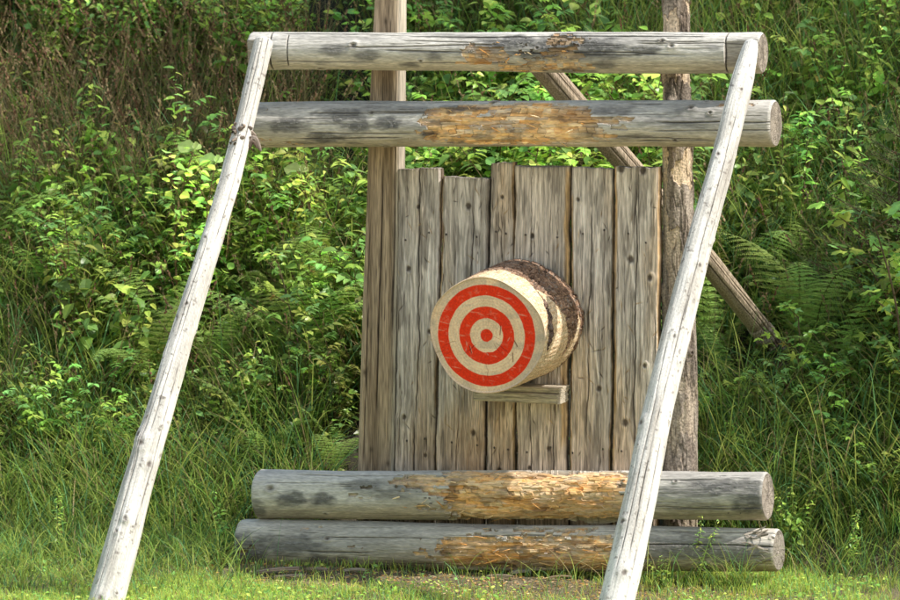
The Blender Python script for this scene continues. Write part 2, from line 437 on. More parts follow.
# upper logs
A, B, ra, rb = px_log(252, 32, 69, 763, 32, 74, -0.10)
fr = lambda px, a=252, b=763: (px-a)/(b-a)
mk = box_mask([(fr(470), fr(520), -40, 40, 0.72), (fr(500), fr(595), -75, 12, 0.78), (fr(450), fr(600), 10, 60, 0.42)])
fnA = log_fn(1.0, [(fr(345), 5, .05, .02, .8), (fr(375), -8, .05, .018, .9), (fr(330), -35, .03, .012, .5), (fr(417), -45, .035, .012, .9), (fr(445), -15, .03, .016, .8), (fr(520), 35, .13, .03, 1), (fr(565), 25, .10, .045, 1), (fr(600), 15, .12, .045, 1), (fr(545), -5, .06, .02, .9), (fr(610), -35, .05, .02, .9), (fr(653), 10, .06, .016, .9), (fr(585), -60, .06, .02, .8), (fr(718), 20, .03, .01, .6), (fr(340), 45, .16, .012, .45), (fr(480), 60, .15, .02, .6)],
    mk, cuts=[(fr(294), .0022, -50, 60), (fr(731), .003, -80, 85), (fr(276), .003, -80, 85)], notch=[(-.01, fr(275), .02), (fr(731), 1.01, .02)], depth=0.011, cw=[2, 3, 2, 2, 3, 2], cracks=16, knots=9)
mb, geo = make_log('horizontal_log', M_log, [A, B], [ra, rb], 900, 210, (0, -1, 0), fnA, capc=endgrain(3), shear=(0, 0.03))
splinters(mb, geo, mk, 26, 5)
o = shift(mb).build('horizontal_log', M_log, stand); o['label'] = 'uppermost horizontal log with black stains and a small hacked patch'

A, B, ra, rb = px_log(256, 102, 147, 776, 100, 147, -0.115)
fr2 = lambda px: (px-256)/(776-256)
mk2 = box_mask([(fr2(436), fr2(600), -52, 50, 1.0), (fr2(455), fr2(590), -60, 60, 0.85), (fr2(595), fr2(645), 5, 18, 0.8), (fr2(600), fr2(650), -35, -22, 0.7)])
fnB = log_fn(2.0, [(fr2(300), 0, .07, .028, 1), (fr2(335), -32, .08, .022, 1), (fr2(352), 25, .10, .03, .95), (fr2(368), 5, .06, .03, 1), (fr2(398), 8, .07, .02, 1), (fr2(410), 45, .2, .015, .6), (fr2(620), 40, .1, .02, .8), (fr2(690), 10, .14, .02, .6), (fr2(310), -50, .05, .01, .8), (fr2(362), -52, .03, .01, .9), (fr2(262), 45, .05, .02, .5), (fr2(455), 8, .05, .012, .8), (fr2(440), -28, .03, .014, .9), (fr2(470), 52, .09, .013, .9), (fr2(465), -50, .03, .012, .8), (fr2(600), -22, .03, .02, .9), (fr2(640), -30, .06, .012, .7), (fr2(690), 35, .05, .012, .5), (fr2(660), 62, .03, .006, .9)],
    mk2, depth=0.013, cw=[3, 4, 3, 2, 1, 1], cracks=16, knots=10)
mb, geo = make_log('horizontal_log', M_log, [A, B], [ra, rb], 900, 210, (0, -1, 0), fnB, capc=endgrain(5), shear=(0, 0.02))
splinters(mb, geo, mk2, 34, 6)
o = shift(mb).build('horizontal_log', M_log, stand); o['label'] = 'second horizontal log with an orange hacked patch in its middle'

# left post: sawn timber with a broad face
def sawn_post():
    mb = MB()
    yf, dep = 0.0, 0.085
    N, K = 700, 46
    ys = np.linspace(0, 1, N+1)
    py = np.linspace(-50, 575, N+1)
    xl = np.interp(py, [-50, 0, 100, 200, 300, 468, 575], [376, 374, 369, 366, 362, 357, 354])
    xr = np.interp(py, [-50, 0, 100, 200, 300, 468, 575], [401, 400, 399, 398, 396, 393, 391])
    V = []; C = []
    rings = []
    z = np.array([on_y(380, p, yf)[2] for p in py])
    X0 = np.array([on_y(a, p, yf)[0] for a, p in zip(xl, py)]); X1 = np.array([on_y(a, p, yf)[0] for a, p in zip(xr, py)])
    nf, ns = 40, 30
    # perimeter: front (left->right), right side, back, left side
    u = np.r_[np.linspace(0, 1, nf, endpoint=False), 1+np.linspace(0, 1, ns, endpoint=False), 2+np.linspace(0, 1, 12, endpoint=False), 3+np.linspace(0, 1, 12, endpoint=False)]
    Z, Uu = np.meshgrid(z, u, indexing='ij'); X0g = X0[:, None]; X1g = X1[:, None]
    side = np.floor(Uu).astype(int); f = Uu-side
    X = np.where(side == 0, X0g+(X1g-X0g)*f, np.where(side == 1, X1g, np.where(side == 2, X1g+(X0g-X1g)*f, X0g)))
    Y = np.where(side == 0, yf, np.where(side == 1, yf+dep*f, np.where(side == 2, yf+dep, yf+dep*(1-f))))
    # rounded arrises
    cx = (X0g+X1g)/2; cy = yf+dep/2; hx = (X1g-X0g)/2; hy = dep/2
    ex = (X-cx)/hx; ey = (Y-cy)/hy; k = 1-0.10*np.clip(np.minimum(np.abs(ex), np.abs(ey))-0.8, 0, 1)/0.2
    X = cx+ex*k*hx; Y = cy+ey*k*hy
    w = X+0.01*(fbm(Z*2, Z*0, 3)-0.5)
    for q in range(8):
        kx = X0.mean()+h2(q, 1, 5)*0.12; kz = h2(q, 2, 5)*2.4; d2 = ((w-kx)/0.02)**2+((Z-kz)/0.07)**2
        w = w+0.016*np.sign(w-kx)*np.exp(-d2)
    fine = fbm(w*170+Y*150, Z*2.5, 7); mid = fbm(w*55+Y*40, Z*0.9, 8)
    C = mixc((0.47, 0.355, 0.25), (0.25, 0.18, 0.12), sstep(0.3, 0.7, mid))*(0.7+0.6*fine)[..., None]
    C = mixc(C, np.array((0.56, 0.50, 0.42))*(0.8+0.4*fine)[..., None], (side == 1)*0.75+sstep(0.8, 0.97, f)*(side == 0)*0.4)  # right side and its front edge painted paler, as if sunlit
    C = mixc(C, C*1.25+0.03, sstep(1.9, 2.3, Z)*0.6)
    dr = (fine-0.5)*0.003
    for q in range(8):
        kx = X0.mean()+h2(q, 1, 5)*0.12; kz = h2(q, 2, 5)*2.4
        d = np.sqrt(((X-kx)/0.009)**2+((Z-kz)/0.013)**2)
        C = mixc(C, (0.09, 0.065, 0.045), np.exp(-d**2)*0.85*(side == 0))
    for q in range(4):
        kx = X0g+(0.15+0.75*h2(q, 4, 5))*(X1g-X0g)+0.014*(fbm(Z*1.6, Z*0, 20+q)-0.5)
        z0 = h2(q, 3, 6)*1.7; cr = np.exp(-((X-kx)/0.0022)**2)*sstep(z0, z0+.1, Z)*sstep(z0+1.1, z0+0.9, Z)*(side == 0)
        C = mixc(C, (0.045, 0.035, 0.028), cr*0.9); dr = dr-0.005*cr
    for q in range(26):
        kx = X0g+h2(q, 14, 5)*(X1g-X0g)+0.012*(fbm(Z*3, Z*0, 220+q)-0.5); z0 = h2(q, 13, 6)*2.3; z1 = z0+.06+.3*h2(q, 12, 6)
        cr = np.exp(-((X-kx)/0.0011)**2)*sstep(z0, z0+.02, Z)*sstep(z1, z1-.02, Z)*(side == 0)
        C = mixc(C, (0.06, 0.045, 0.035), cr*0.8); dr = dr-0.002*cr
    Y = Y-dr*(side == 0)
    n = len(u)
    V = np.stack([X, Y, Z], -1).reshape(-1, 3)
    i = np.arange(N)[:, None]*n; j = np.arange(n)[None, :]; j2 = (j+1) % n
    F = np.stack([i+j, i+n+j, i+n+j2, i+j2], -1).reshape(-1, 4)
    mb.add(V, F, C.reshape(-1, 3))
    top = np.stack([X[0], Y[0], Z[0]], -1); cen = top.mean(0)
    cv = np.concatenate([top, cen+(top-cen)*0.01]); jj = np.arange(n); 
    mb.add(cv, np.stack([jj, (jj+1) % n, n+(jj+1) % n, n+jj], -1), (0.4, 0.33, 0.25))
    return mb
o = shift(sawn_post()).build('post', M_post, stand); o['label'] = 'brown sawn post at the left edge of the boards'

# right post: round, bark partly peeled
def bark_fn(S, TH, R, L):
    V = TH*R
    n1 = fbm(S*9, V*42, 31); n2 = fbm(S*5, V*14, 32); fine = fbm(S*26, V*130, 33)
    C = mixc((0.43, 0.36, 0.30), (0.17, 0.13, 0.10), sstep(0.3, 0.7, n1))*(0.75+0.5*fine)[..., None]
    C = mixc(C, (0.34, 0.285, 0.26), 0.35*sstep(1.0, 0.3, S/L))
    dr = (n1-0.5)*0.010+(n2-0.5)*0.008
    pz = S
    peel = fbm(S*7+3, V*16, 36)
    rng = 0.25+0.75*sstep(0.50, 0.62, S/L)*sstep(0.99, 0.90, S/L)
    pm = sstep(0.53, 0.56, peel+0.07*(rng-0.5))*rng
    C = mixc(C, np.array((0.74, 0.58, 0.42))*(0.7+0.6*fbm(S*6, V*160, 35))[..., None], pm*0.9); dr = dr-0.006*pm
    dark = sstep(0.55, 0.75, fbm(S*5, V*9, 37))*rng
    C = mixc(C, (0.09, 0.07, 0.06), dark*0.5)
    edge_ = np.exp(-((peel+0.07*(rng-0.5)-0.53)/0.008)**2)*rng; C = mixc(C, (0.06, 0.045, 0.035), edge_*0.8)
    cr_ = sstep(0.10, 0.0, np.abs(fbm(S*4, V*26, 38)-0.5)*2); C = mixc(C, (0.07, 0.055, 0.045), cr_*0.6); dr = dr-0.004*cr_
    for k in range(16):
        a = h2(k, 3, 41)*L; v = (h2(k, 3, 42)-0.5)*2.6*R; d = np.sqrt(((S-a)/1.2)**2+(V-v)**2)/(0.006+0.006*h2(k, 3, 43))
        dr = dr+0.008*np.exp(-((d-1)**2)*2); C = mixc(C, (0.08, 0.06, 0.05), np.exp(-d**2)*0.8)
    return dr, C
pts = [(681, 600), (681, 470), (679, 300), (677, 160), (676, 60), (675, -45)]
P = np.array([on_y(a, b, 0.07) for a, b in pts]); R = np.array([17.5, 17.5, 17, 15.5, 14.5, 13.5])*0.004
mb, geo = make_log('post', M_bark, P, R, 900, 130, (0, -1, 0), bark_fn, capc=endgrain(9))
o = shift(mb).build('post', M_bark, stand); o['label'] = 'round post with peeling bark at the right edge of the boards'

# rear brace
def brace_fn(S, TH, R, L):
    V = TH*R; fine = fbm(S*5, V*150, 51); mid = fbm(S*3, V*30, 52)
    C = mixc((0.52, 0.42, 0.32), (0.30, 0.23, 0.165), mid)*(0.7+0.6*fine)[..., None]
    dr = (fine-0.5)*0.003+(fbm(S*4, TH, 53)-0.5)*0.01
    low = sstep(0.16, 0.08, S/L); bands = sstep(0.45, 0.6, fbm(S*34, V*8, 54))
    C = mixc(C, mixc((0.40, 0.34, 0.29), (0.08, 0.06, 0.05), bands), low); dr = dr+low*(bands-0.5)*-0.012
    for k in range(4):
        v = (h2(k, 1, 55)-0.5)*2.4*R+(fbm(S*2, S*0, 60+k)-0.5)*0.02
        cr = np.exp(-((V-v)/0.002)**2); C = mixc(C, (0.06, 0.045, 0.04), cr*0.8); dr = dr-0.004*cr
    return dr, C
q0 = np.array((0, 0.22, 1.96)); q1 = np.array((0, 1.34, 0.765)); nb = np.cross((1, 0, 0), q1-q0)
P = np.array([on_plane(786, 362, q0, nb), on_plane(765, 333, q0, nb), on_plane(662, 205, q0, nb), on_plane(556, 82, q0, nb), on_plane(530, 52, q0, nb)])
mb, geo = make_log('brace', M_post, P, np.array([9.5, 10.5, 11.5, 12, 12])*0.0041, 500, 90, (0.3, -0.6, 0.7), brace_fn, capc=endgrain(12))
o = shift(mb).build('brace', M_post, stand); o['label'] = 'slanting round brace propping the stand from behind'

# boards
def board(idx, xt0, xt1, xb0, xb1, pt, tilt, knots, crack, edgeL=0.0, edgeR=0.0, y=-0.006, tone=1.0, warm=0.0):
    nx = max(20, int((xt1-xt0)*1.7)); nz = 520; pb = 560
    py = np.linspace(pt, pb, nz+1); f = (py-pt)/(470-pt)
    a = xt0+(xb0-xt0)*f; b = xt1+(xb1-xt1)*f
    zc = np.array([on_y(450, p, y)[2] for p in py])
    X0 = np.array([on_y(q, p, y)[0] for q, p in zip(a, py)])+(fbm(zc*4, zc*0, idx)-0.5)*0.018+(fbm(zc*25, zc*0, idx+5)-0.5)*0.006
    X1 = np.array([on_y(q, p, y)[0] for q, p in zip(b, py)])+(fbm(zc*4, zc*0, idx+50)-0.5)*0.018+(fbm(zc*25, zc*0, idx+55)-0.5)*0.006
    u = np.linspace(0, 1, nx+1); Z, U = np.meshgrid(zc, u, indexing='ij')
    X = X0[:, None]+(X1-X0)[:, None]*U
    Z = Z+(tilt*(U-0.5)*0.02+(fbm(U*6, U*0, idx+9)-0.5)*0.012)*np.exp(-(Z[0, 0]-Z)/0.03)
    w = X+0.012*(fbm(Z*1.5, Z*0, idx+1)-0.5)
    for (kx, kz, ks) in knots:
        d2 = ((w-X0[0]-kx)/(0.022*ks))**2+((Z-kz)/(0.075*ks))**2
        w = w+0.014*ks*np.sign(w-X0[0]-kx)*np.exp(-d2)
    fine = fbm(w*170, Z*5, idx+2); mid = fbm(w*48, Z*1.6, idx+3); fine = 0.5+0.65*(sstep(0.32, 0.62, fine)-0.5); big = fbm(X*9, Z*2.0, idx+4)
    ring = 0.5+0.5*np.sin(w*330+9*fbm(w*18, Z*0.9, idx+6)+6*fbm(X*8, Z*1.2, idx+7))
    C = mixc((0.88, 0.79, 0.73), (0.57, 0.50, 0.45), sstep(0.25, 0.75, mid*0.72+ring*0.28))*(0.76+0.42*fine)[..., None]*(0.9+0.2*fbm(X*70, Z*40, idx+8))[..., None]
    C = mixc(C, C*np.array([1.0, 0.86, 0.70]), np.clip(sstep(0.5, 0.8, big)*0.6+warm, 0, 1))
    C = mixc(C, C*0.72, sstep(0.55, 0.3, fbm(X*14+3, Z*1.3, idx+12))*0.7)
    dr = (fine-0.5)*0.004+(mid-0.5)*0.004+(fbm(X*6, Z*3, idx+14)-0.5)*0.008
    for (kx, kz, ks) in knots:
        d = np.sqrt(((X-X0[0]-kx)/(0.0085*ks))**2+((Z-kz)/(0.0105*ks))**2)
        nzk = 0.6*(fbm(X*160, Z*160, idx+20)-0.5)
        C = mixc(C, (0.085, 0.062, 0.048), sstep(1.5, 0.6, d+nzk)*0.9); dr = dr-0.003*np.exp(-d**2)+0.003*np.exp(-((d-1.6)**2)*2)
    for (cx, z0, z1, ww) in crack:
        v = X0[:, None]+cx*(X1-X0)[:, None]+0.034*(fbm(Z*2.2, Z*0, idx+30+cx*9)-0.5)+0.008*(fbm(Z*14, Z*0, idx+31)-0.5)
        cr = np.exp(-((X-v)/(ww*0.85))**2)*sstep(z0, z0+.08, Z)*sstep(z1, z1-.08, Z)*(0.35+0.65*sstep(0.35, 0.55, fbm(Z*5, Z*0, idx+33)))
        C = mixc(C, (0.035, 0.028, 0.022), cr*0.95); dr = dr-0.008*cr
    for k in range(30):                                  # hairline checks in the weathered grain
        a_ = h2(k, idx, 71)*1.6; b_ = a_+0.05+0.3*h2(k, idx, 72)**2
        v = X0[:, None]+h2(k, idx, 73)*(X1-X0)[:, None]+0.02*(fbm(Z*3, Z*0, idx+140+k)-0.5)
        cr = np.exp(-((X-v)/0.0011)**2)*sstep(a_, a_+.02, Z)*sstep(b_, b_-.02, Z)
        C = mixc(C, (0.09, 0.07, 0.055), cr*0.8); dr = dr-0.003*cr
    st_ = np.exp(-((X-0.16)/0.26)**2-((Z-0.52)/0.34)**2)*sstep(0.35, 0.65, fbm(X*9, Z*4, idx+18))
    C = mixc(C, C*np.array([0.82, 0.68, 0.53]), st_*0.8)
    C = mixc(C, C*np.array([0.85, 0.72, 0.58]), sstep(0.75, 0.45, Z)*0.55)
    # nicks left by thrown axes
    rg = np.random.default_rng(int(idx*10))
    for _ in range(22):
        kx = rg.uniform(0.05, 0.95); kz = rg.uniform(0.45, 1.55); l = rg.uniform(.006, .02); an = rg.normal(0, .6)
        ca, sa = math.cos(an), math.sin(an); dx = X-(X0.mean()+kx*(X1-X0).mean()); dz = Z-kz
        p_, q_ = dx*ca+dz*sa, -dx*sa+dz*ca
        nk = np.exp(-(p_/0.0022)**2-(q_/l)**2)
        C = mixc(C, (0.55, 0.37, 0.19) if rg.random() < 0.55 else (0.07, 0.055, 0.045), nk*0.8); dr = dr-0.004*nk
    for zz in (0.5, 1.35):                                # nail heads over the rails, with a rust run
        for f_ in (0.25, 0.75):
            nx_ = X0.mean()+(f_+rg.normal(0, .06))*(X1-X0).mean(); nz_ = zz+rg.normal(0, .015)
            d = np.sqrt((X-nx_)**2+(Z-nz_)**2)
            C = mixc(C, (0.16, 0.085, 0.05), np.exp(-((X-nx_)/0.004)**2)*sstep(nz_+.005, nz_, Z)*sstep(nz_-.09, nz_, Z)*0.4)
            C = mixc(C, (0.05, 0.042, 0.04), sstep(0.0055, 0.0035, d)); dr = dr+0.002*sstep(0.0055, 0.0035, d)
    C = mixc(C, (0.10, 0.08, 0.065), sstep(0.60, 0.70, fbm(X*40+9, Z*6, idx+16))*0.45)
    bw = 0.010+0.016*fbm(Z*3, Z*0, idx+70)
    for e, dist in ((edgeL, X-X0[:, None]), (edgeR, X1[:, None]-X)):
        m = sstep(1.0, 0.5, dist/bw/max(e, 0.25))*(1 if e > 0 else 0)
        C = mixc(C, np.array((0.56, 0.35, 0.16))*(0.6+0.8*fine)[..., None], m*0.85*sstep(0.3, 0.55, fbm(Z*5, Z*0, idx+71)))
        C = mixc(C, (0.075, 0.055, 0.042), np.exp(-(dist/0.0035)**2)*0.8); dr = dr-0.010*np.exp(-(dist/0.006)**2)
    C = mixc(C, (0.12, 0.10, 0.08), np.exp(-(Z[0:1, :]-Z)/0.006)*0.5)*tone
    Y = y-dr
    mb = MB(); n = nx+1
    V = np.stack([X, Y, Z], -1); i = np.arange(nz)[:, None]*n; j = np.arange(nx)[None, :]
    F = np.stack([i+j, i+n+j, i+n+j+1, i+j+1], -1).reshape(-1, 4)
    mb.add(V.reshape(-1, 3), F, C.reshape(-1, 3))
    # closed edges and back
    loop = [(0, q) for q in range(n)]+[(r, nx) for r in range(1, nz+1)]+[(nz, q) for q in range(nx-1, -1, -1)]+[(r, 0) for r in range(nz-1, 0, -1)]
    li = np.array(loop); ring_v = V[li[:, 0], li[:, 1]]; ring_c = C[li[:, 0], li[:, 1]]*0.8
    back = ring_v.copy(); back[:, 1] = y+0.032; m = len(ring_v); k = np.arange(m); k2 = (k+1) % m
    mb.add(np.concatenate([ring_v, back]), np.stack([k, k2, m+k2, m+k], -1), np.concatenate([ring_c, ring_c]))
    bl = V[:, 0].copy(); br = V[:, -1].copy(); bl[:, 1] = br[:, 1] = y+0.032
    q = np.arange(nz); nn = nz+1
    mb.add(np.concatenate([bl, br]), np.stack([q, nn+q, nn+q+1, q+1], -1), (0.33, 0.29, 0.24))
    return mb
BD = [
 (101, 398, 441, 394, 434, 170, 0.5, [(.05, 1.2, 1.1), (.14, .95, .9), (.03, .6, 1.0), (.12, .45, .8), (.09, 1.45, .8)], [(.55, .0, 1.7, .0028)], 0, .3, -.004, .97, 0.0),
 (102, 443, 488, 435, 484.5, 177, -.3, [(.11, 1.46, 1.3), (.05, 1.0, .9), (.13, .55, 1.2), (.04, .35, 1.0)], [(.42, .2, 1.1, .002), (.7, .9, 1.6, .0016)], .5, 0, -.013, .9, 0.05),
 (103, 489.5, 514.5, 486.5, 514.5, 161, .3, [(.05, 1.5, .8), (.04, .4, 1.1)], [(.5, .1, 1.5, .0022)], 0, .6, -.003, .92, .35),
 (104, 513, 569, 516.5, 567, 164, .2, [(.08, 1.35, 1.0), (.15, .5, 1.0), (.07, .42, .8)], [(.33, .3, 1.65, .0018), (.78, .1, .8, .002)], .2, 1.6, -.012, 1.0, .25),
 (105, 571, 613, 568.5, 610, 164, -.2, [(.05, 1.05, .9), (.12, .75, 1.1), (.03, 1.5, .8)], [(.46, .0, 1.65, .0026)], .8, .2, -.004, 1.08, 0.0),
 (106, 614.5, 660, 611.5, 657, 162, .2, [(.03, 1.63, 1.6), (.12, 1.625, 1.6), (.07, 1.27, 1.4), (.15, 1.2, 1.2), (.05, .62, 1.4), (.13, .85, .9), (.1, .5, .9)], [(.5, .05, 1.68, .0026)], .9, .5, -.012, 1.0, .05),
]
for r_ in BD:
    shift(board(*r_)).build('board', M_board, stand)

# horizontal rails behind the boards (they carry the boards between the posts)
def rail(zc):
    def fn(S, TH, R, L):
        V = TH*R; fine = fbm(S*4, V*120, 91)
        return (fine-0.5)*0.003, mixc((0.33, 0.28, 0.22), (0.2, 0.16, 0.12), fine)
    a = on_y(372, 300, 0.075)[0]; b = on_y(672, 300, 0.075)[0]
    mb, geo = make_log('rail', M_log, [(a, 0.062, zc), (b, 0.062, zc)], [0.03, 0.03], 60, 24, (0, -1, 0), fn, capc=endgrain(20))
    return mb
for zc in (0.5, 1.35): shift(rail(zc)).build('rail', M_log, stand)

# little shelf below the round
def plank_box(x0, x1, y0, y1, z0, z1, seed, base, ax=0, nL=120):
    """small plank along x with worn faces"""
    def fn(S, TH, R, L):
        fine = fbm(S*4, TH*30, seed); return (fine-0.5)*0.002, mixc(base, np.array(base)*0.6, fine)
    N = nL; s = np.linspace(0, 1, N+1); per = []
    nu = 40; th = np.linspace(0, 2*PI, nu, endpoint=False)
    cx, sx = np.cos(th), np.sin(th); k = 1/np.maximum(np.abs(cx), np.abs(sx)); k = np.minimum(k, 1.32)
    hy, hz = (y1-y0)/2, (z1-z0)/2
    S, TH = np.meshgrid(s, th, indexing='ij')
    fine = fbm(S*4*(x1-x0)*3, TH*22, seed); low = fbm(S*5, TH*1.5, seed+1)
    sc = (1+(fine-0.5)*0.06+(low-0.5)*0.10)
    Y = (y0+y1)/2+hy*(cx*k)[None, :]*sc; Zz = (z0+z1)/2+hz*(sx*k)[None, :]*sc
    X = x0+(x1-x0)*S+(fbm(TH*4, TH*0+S, seed+2)-0.5)*0.012*np.where((S < 0.01) | (S > 0.99), 1, 0)
    C = mixc(np.array(base)*1.15, np.array(base)*0.55, sstep(0.25, 0.75, fine))
    mb = MB(); i = np.arange(N)[:, None]*nu; j = np.arange(nu)[None, :]; j2 = (j+1) % nu
    mb.add(np.stack([X, Y, Zz], -1).reshape(-1, 3), np.stack([i+j, i+j2, i+nu+j2, i+nu+j], -1).reshape(-1, 4), C.reshape(-1, 3))
    for e in (0, -1):
        ring = np.stack([X[e], Y[e], Zz[e]], -1); cen = ring.mean(0)
        cv = np.concatenate([ring, cen+(ring-cen)*0.01]); q = np.arange(nu)
        Fq = np.stack([q, (q+1) % nu, nu+(q+1) % nu, nu+q], -1)
        mb.add(cv, Fq if e else Fq[:, ::-1], np.array(base)*0.9)
    return mb
pL = on_y(474, 396, -0.14); pR = on_y(558, 396, -0.14)
mb = plank_box(pL[0], pR[0], -0.145, -0.018, pL[2]-0.02, pL[2]+0.022, 71, (0.52, 0.455, 0.36))
shift(mb).build('shelf', M_log, stand)
mb = plank_box(pR[0]-0.27, pR[0]+0.003, -0.135, -0.018, pL[2]+0.0225, pL[2]+0.046, 73, (0.58, 0.50, 0.39))
shift(mb).build('shelf', M_log, stand)

# ------------------------------------------------------------------ the round target
round_root = empty('round_target', tuple(on_y(525, 378, -0.1)), label='thick log round with red rings painted on its sawn face', cat='target')
RO = np.array(round_root.location)
def outline(th):                      # irregular round, seen from the front: th 0 = right, pi/2 = up
    return 0.239*(1+0.018*np.cos(2*th+0.6)+0.020*np.cos(3*th-0.5)+0.010*np.sin(5*th)+0.012*np.sin(4*th+2))
def red_round():
    F0 = on_y(487, 335, -0.47); B0 = on_y(523.5, 319, -0.022)
    ax = norm(B0-F0); L = np.linalg.norm(B0-F0)
    X = norm(np.cross(ax, (0, 0, 1))); Z = np.cross(X, ax)
    if X[0] < 0: X, Z = -X, -Z
    if Z[2] < 0: Z = -Z
    th = np.linspace(-PI, PI, 520, endpoint=False)-PI/2
    # side
    s = np.linspace(0, L, 260); S, TH = np.meshgrid(s, th, indexing='ij')
    tw = np.angle(np.exp(1j*TH)); V = tw*0.232
    n1 = fbm(S*30, V*45, 81); n2 = fbm(S*9, V*12, 82); fine = fbm(S*14, V*150, 83); n3 = fbm(S*70, V*80, 84)
    pl = np.abs(fbm(S*16, V*40, 101)-0.5)*2; fis = sstep(0.13, 0.02, pl); pl2 = sstep(0.10, 0.0, np.abs(fbm(S*44, V*26, 102)-0.5)*2)*0.8; fis = np.maximum(fis, pl2)
    bark = mixc((0.42, 0.265, 0.18), (0.23, 0.135, 0.09), sstep(0.3, 0.65, n1))
    bark = mixc(bark, (0.028, 0.02, 0.016), fis*0.6)
    bark = mixc(bark, (0.33, 0.28, 0.24), sstep(0.58, 0.75, n3)*0.7)
    bare = mixc((0.82, 0.66, 0.47), (0.70, 0.50, 0.31), sstep(0.3, 0.7, fine))
    bare = mixc(bare, (0.40, 0.22, 0.10), sstep(0.6, 0.72, n3)*0.5)
    deg = np.degrees(tw); wob = (n2-0.5)*0.075+(n1-0.5)*0.02+0.035*(fbm(S*2, V*34, 104)-0.5)
    # hewn bands: along the upper front edge, and two flames of bare wood down the right side
    top = sstep(150, 135, deg)*sstep(10, 40, deg)
    w_top = np.interp(deg, [-20, 10, 35, 60, 90, 120, 150], [0.02, 0.03, 0.11, 0.17, 0.17, 0.13, 0.05])
    m = (S < w_top+wob*0.6)
    a1 = np.interp(deg, [-95, -60, -30, 0, 45], [0.0, 0.0, 0.0, 0.085, 0.14]); b1 = np.interp(deg, [-95, -60, -30, 0, 48], [0.42, 0.37, 0.32, 0.265, 0.15])
    m |= (S > a1+wob*0.5) & (S < b1+wob) & (deg > -95) & (deg < 46)
    m |= (S < np.interp(deg, [-100, -60, -25, 0, 20], [0.3, 0.12, 0.05, 0.02, 0.0])+wob*0.3) & (deg > -110) & (deg < 20)
    a2 = np.interp(deg, [-80, -45, -20, 12], [0.22, 0.29, 0.335, 0.40]); b2 = np.interp(deg, [-80, -45, -20, 12], [0.43, 0.42, 0.41, 0.405])
    m |= (S > a2) & (S < b2+wob*0.5) & (deg > -80) & (deg < 12)
    m |= (deg > 150) | (deg < -150)
    mf = m.astype(float)
    C = mixc(bark, bare, mf)
    dr = np.where(m, -0.003+(fine-0.5)*0.004+(n2-0.5)*0.006, (n1-0.5)*0.008+(n3-0.5)*0.004-0.007*fis)
    dark = (~m) & (S < 0.16) & (deg < 55) & (deg > -30); C = np.where(dark[..., None], C*np.array([.55, .55, .6])+0.012, C)
    r = outline(TH)*(0.985+0.03*S/L)+dr*sstep(0.0, 0.012, S)-0.004*np.exp(-S/0.004)
    Ps = F0+ax*S[..., None]+r[..., None]*(X*np.cos(TH)[..., None]+Z*np.sin(TH)[..., None])
    n = len(th); N = len(s)-1
    i = np.arange(N)[:, None]*n; j = np.arange(n)[None, :]; j2 = (j+1) % n
    mbs = MB(); mbs.add(Ps.reshape(-1, 3), np.stack([i+j, i+j2, i+n+j2, i+n+j], -1).reshape(-1, 4), C.reshape(-1, 3))
    ring = Ps[-1]; cen = ring.mean(0); cv = np.concatenate([ring, cen+(ring-cen)*0.01]); q = np.arange(n)
    mbs.add(cv, np.stack([q, (q+1) % n, n+(q+1) % n, n+q], -1), (0.3, 0.24, 0.17))
    # face
    fr = np.linspace(1, 0.002, 170); FR, TH2 = np.meshgrid(fr, th, indexing='ij')
    rr = FR*r[0][None, :]; x = rr*np.cos(TH2); y = rr*np.sin(TH2)
    rings = np.sin(FR*120+6*fbm(x*9, y*9, 85))
    C = mixc((0.95, 0.655, 0.42), (0.98, 0.735, 0.50), 0.5+0.5*rings)
    C = C*(0.80+0.4*fbm(x*14, y*14, 86))[..., None]*(0.9+0.2*fbm(x*120+y*40, y*12-x*6, 87))[..., None]
    C = mixc(C, (0.50, 0.43, 0.35), 0.5*sstep(0.78, 1.0, FR+0.35*(fbm(TH2*2, TH2*0, 88)-0.5)))
    C = mixc(C, (0.46, 0.39, 0.32), 0.45*sstep(0.52, 0.74, fbm(x*8+2, y*26, 89)))
    px, py = x+0.004, y-0.004+0.006
    pr = np.sqrt((x*1.0+0.002)**2+(y+0.002)**2)+0.0022*(fbm(TH2*9, FR*6, 90)-0.5)+0.005*(fbm(np.cos(TH2)*1.6+FR*3, np.sin(TH2)*1.6+4, 91)-0.5)
    u = pr/0.004
    e = 0.28
    paint = np.maximum.reduce([sstep(6.3+e, 6.3-e, u), sstep(17-e, 17+e, u)*sstep(28.6+e, 28.6-e, u), sstep(39.5-e, 39.5+e, u)*sstep(50.3+e, 50.3-e, u)])
    wear = sstep(0.62, 0.78, fbm(x*60, y*60, 92))*0.12+sstep(0.72, 0.8, fbm(x*16+y*90, y*16-x*9, 93))*0.3
    red = mixc((0.96, 0.052, 0.008), (0.84, 0.035, 0.007), fbm(x*20, y*20, 94))
    C = mixc(C, red, paint*(1-np.clip(wear, 0, 0.75)))
    crk = np.zeros_like(FR)
    for k in range(10):
        a = h2(k, 7, 3)*2*PI; d = np.abs(np.angle(np.exp(1j*(TH2-a-0.25*(fbm(FR*4, FR*0, k+5)-0.5)))))*rr
        a0 = 0.05+0.8*h2(k, 7, 4); crk = np.maximum(crk, np.exp(-(d/0.0013)**2)*sstep(a0, a0+0.08, FR)*sstep(a0+0.55*h2(k, 7, 6)+0.2, a0+0.12, FR)*(0.4+0.6*h2(k, 7, 8)))
    C = mixc(C, (0.10, 0.06, 0.04), crk*0.65)
    rg = np.random.default_rng(4); gouge = np.zeros_like(FR)
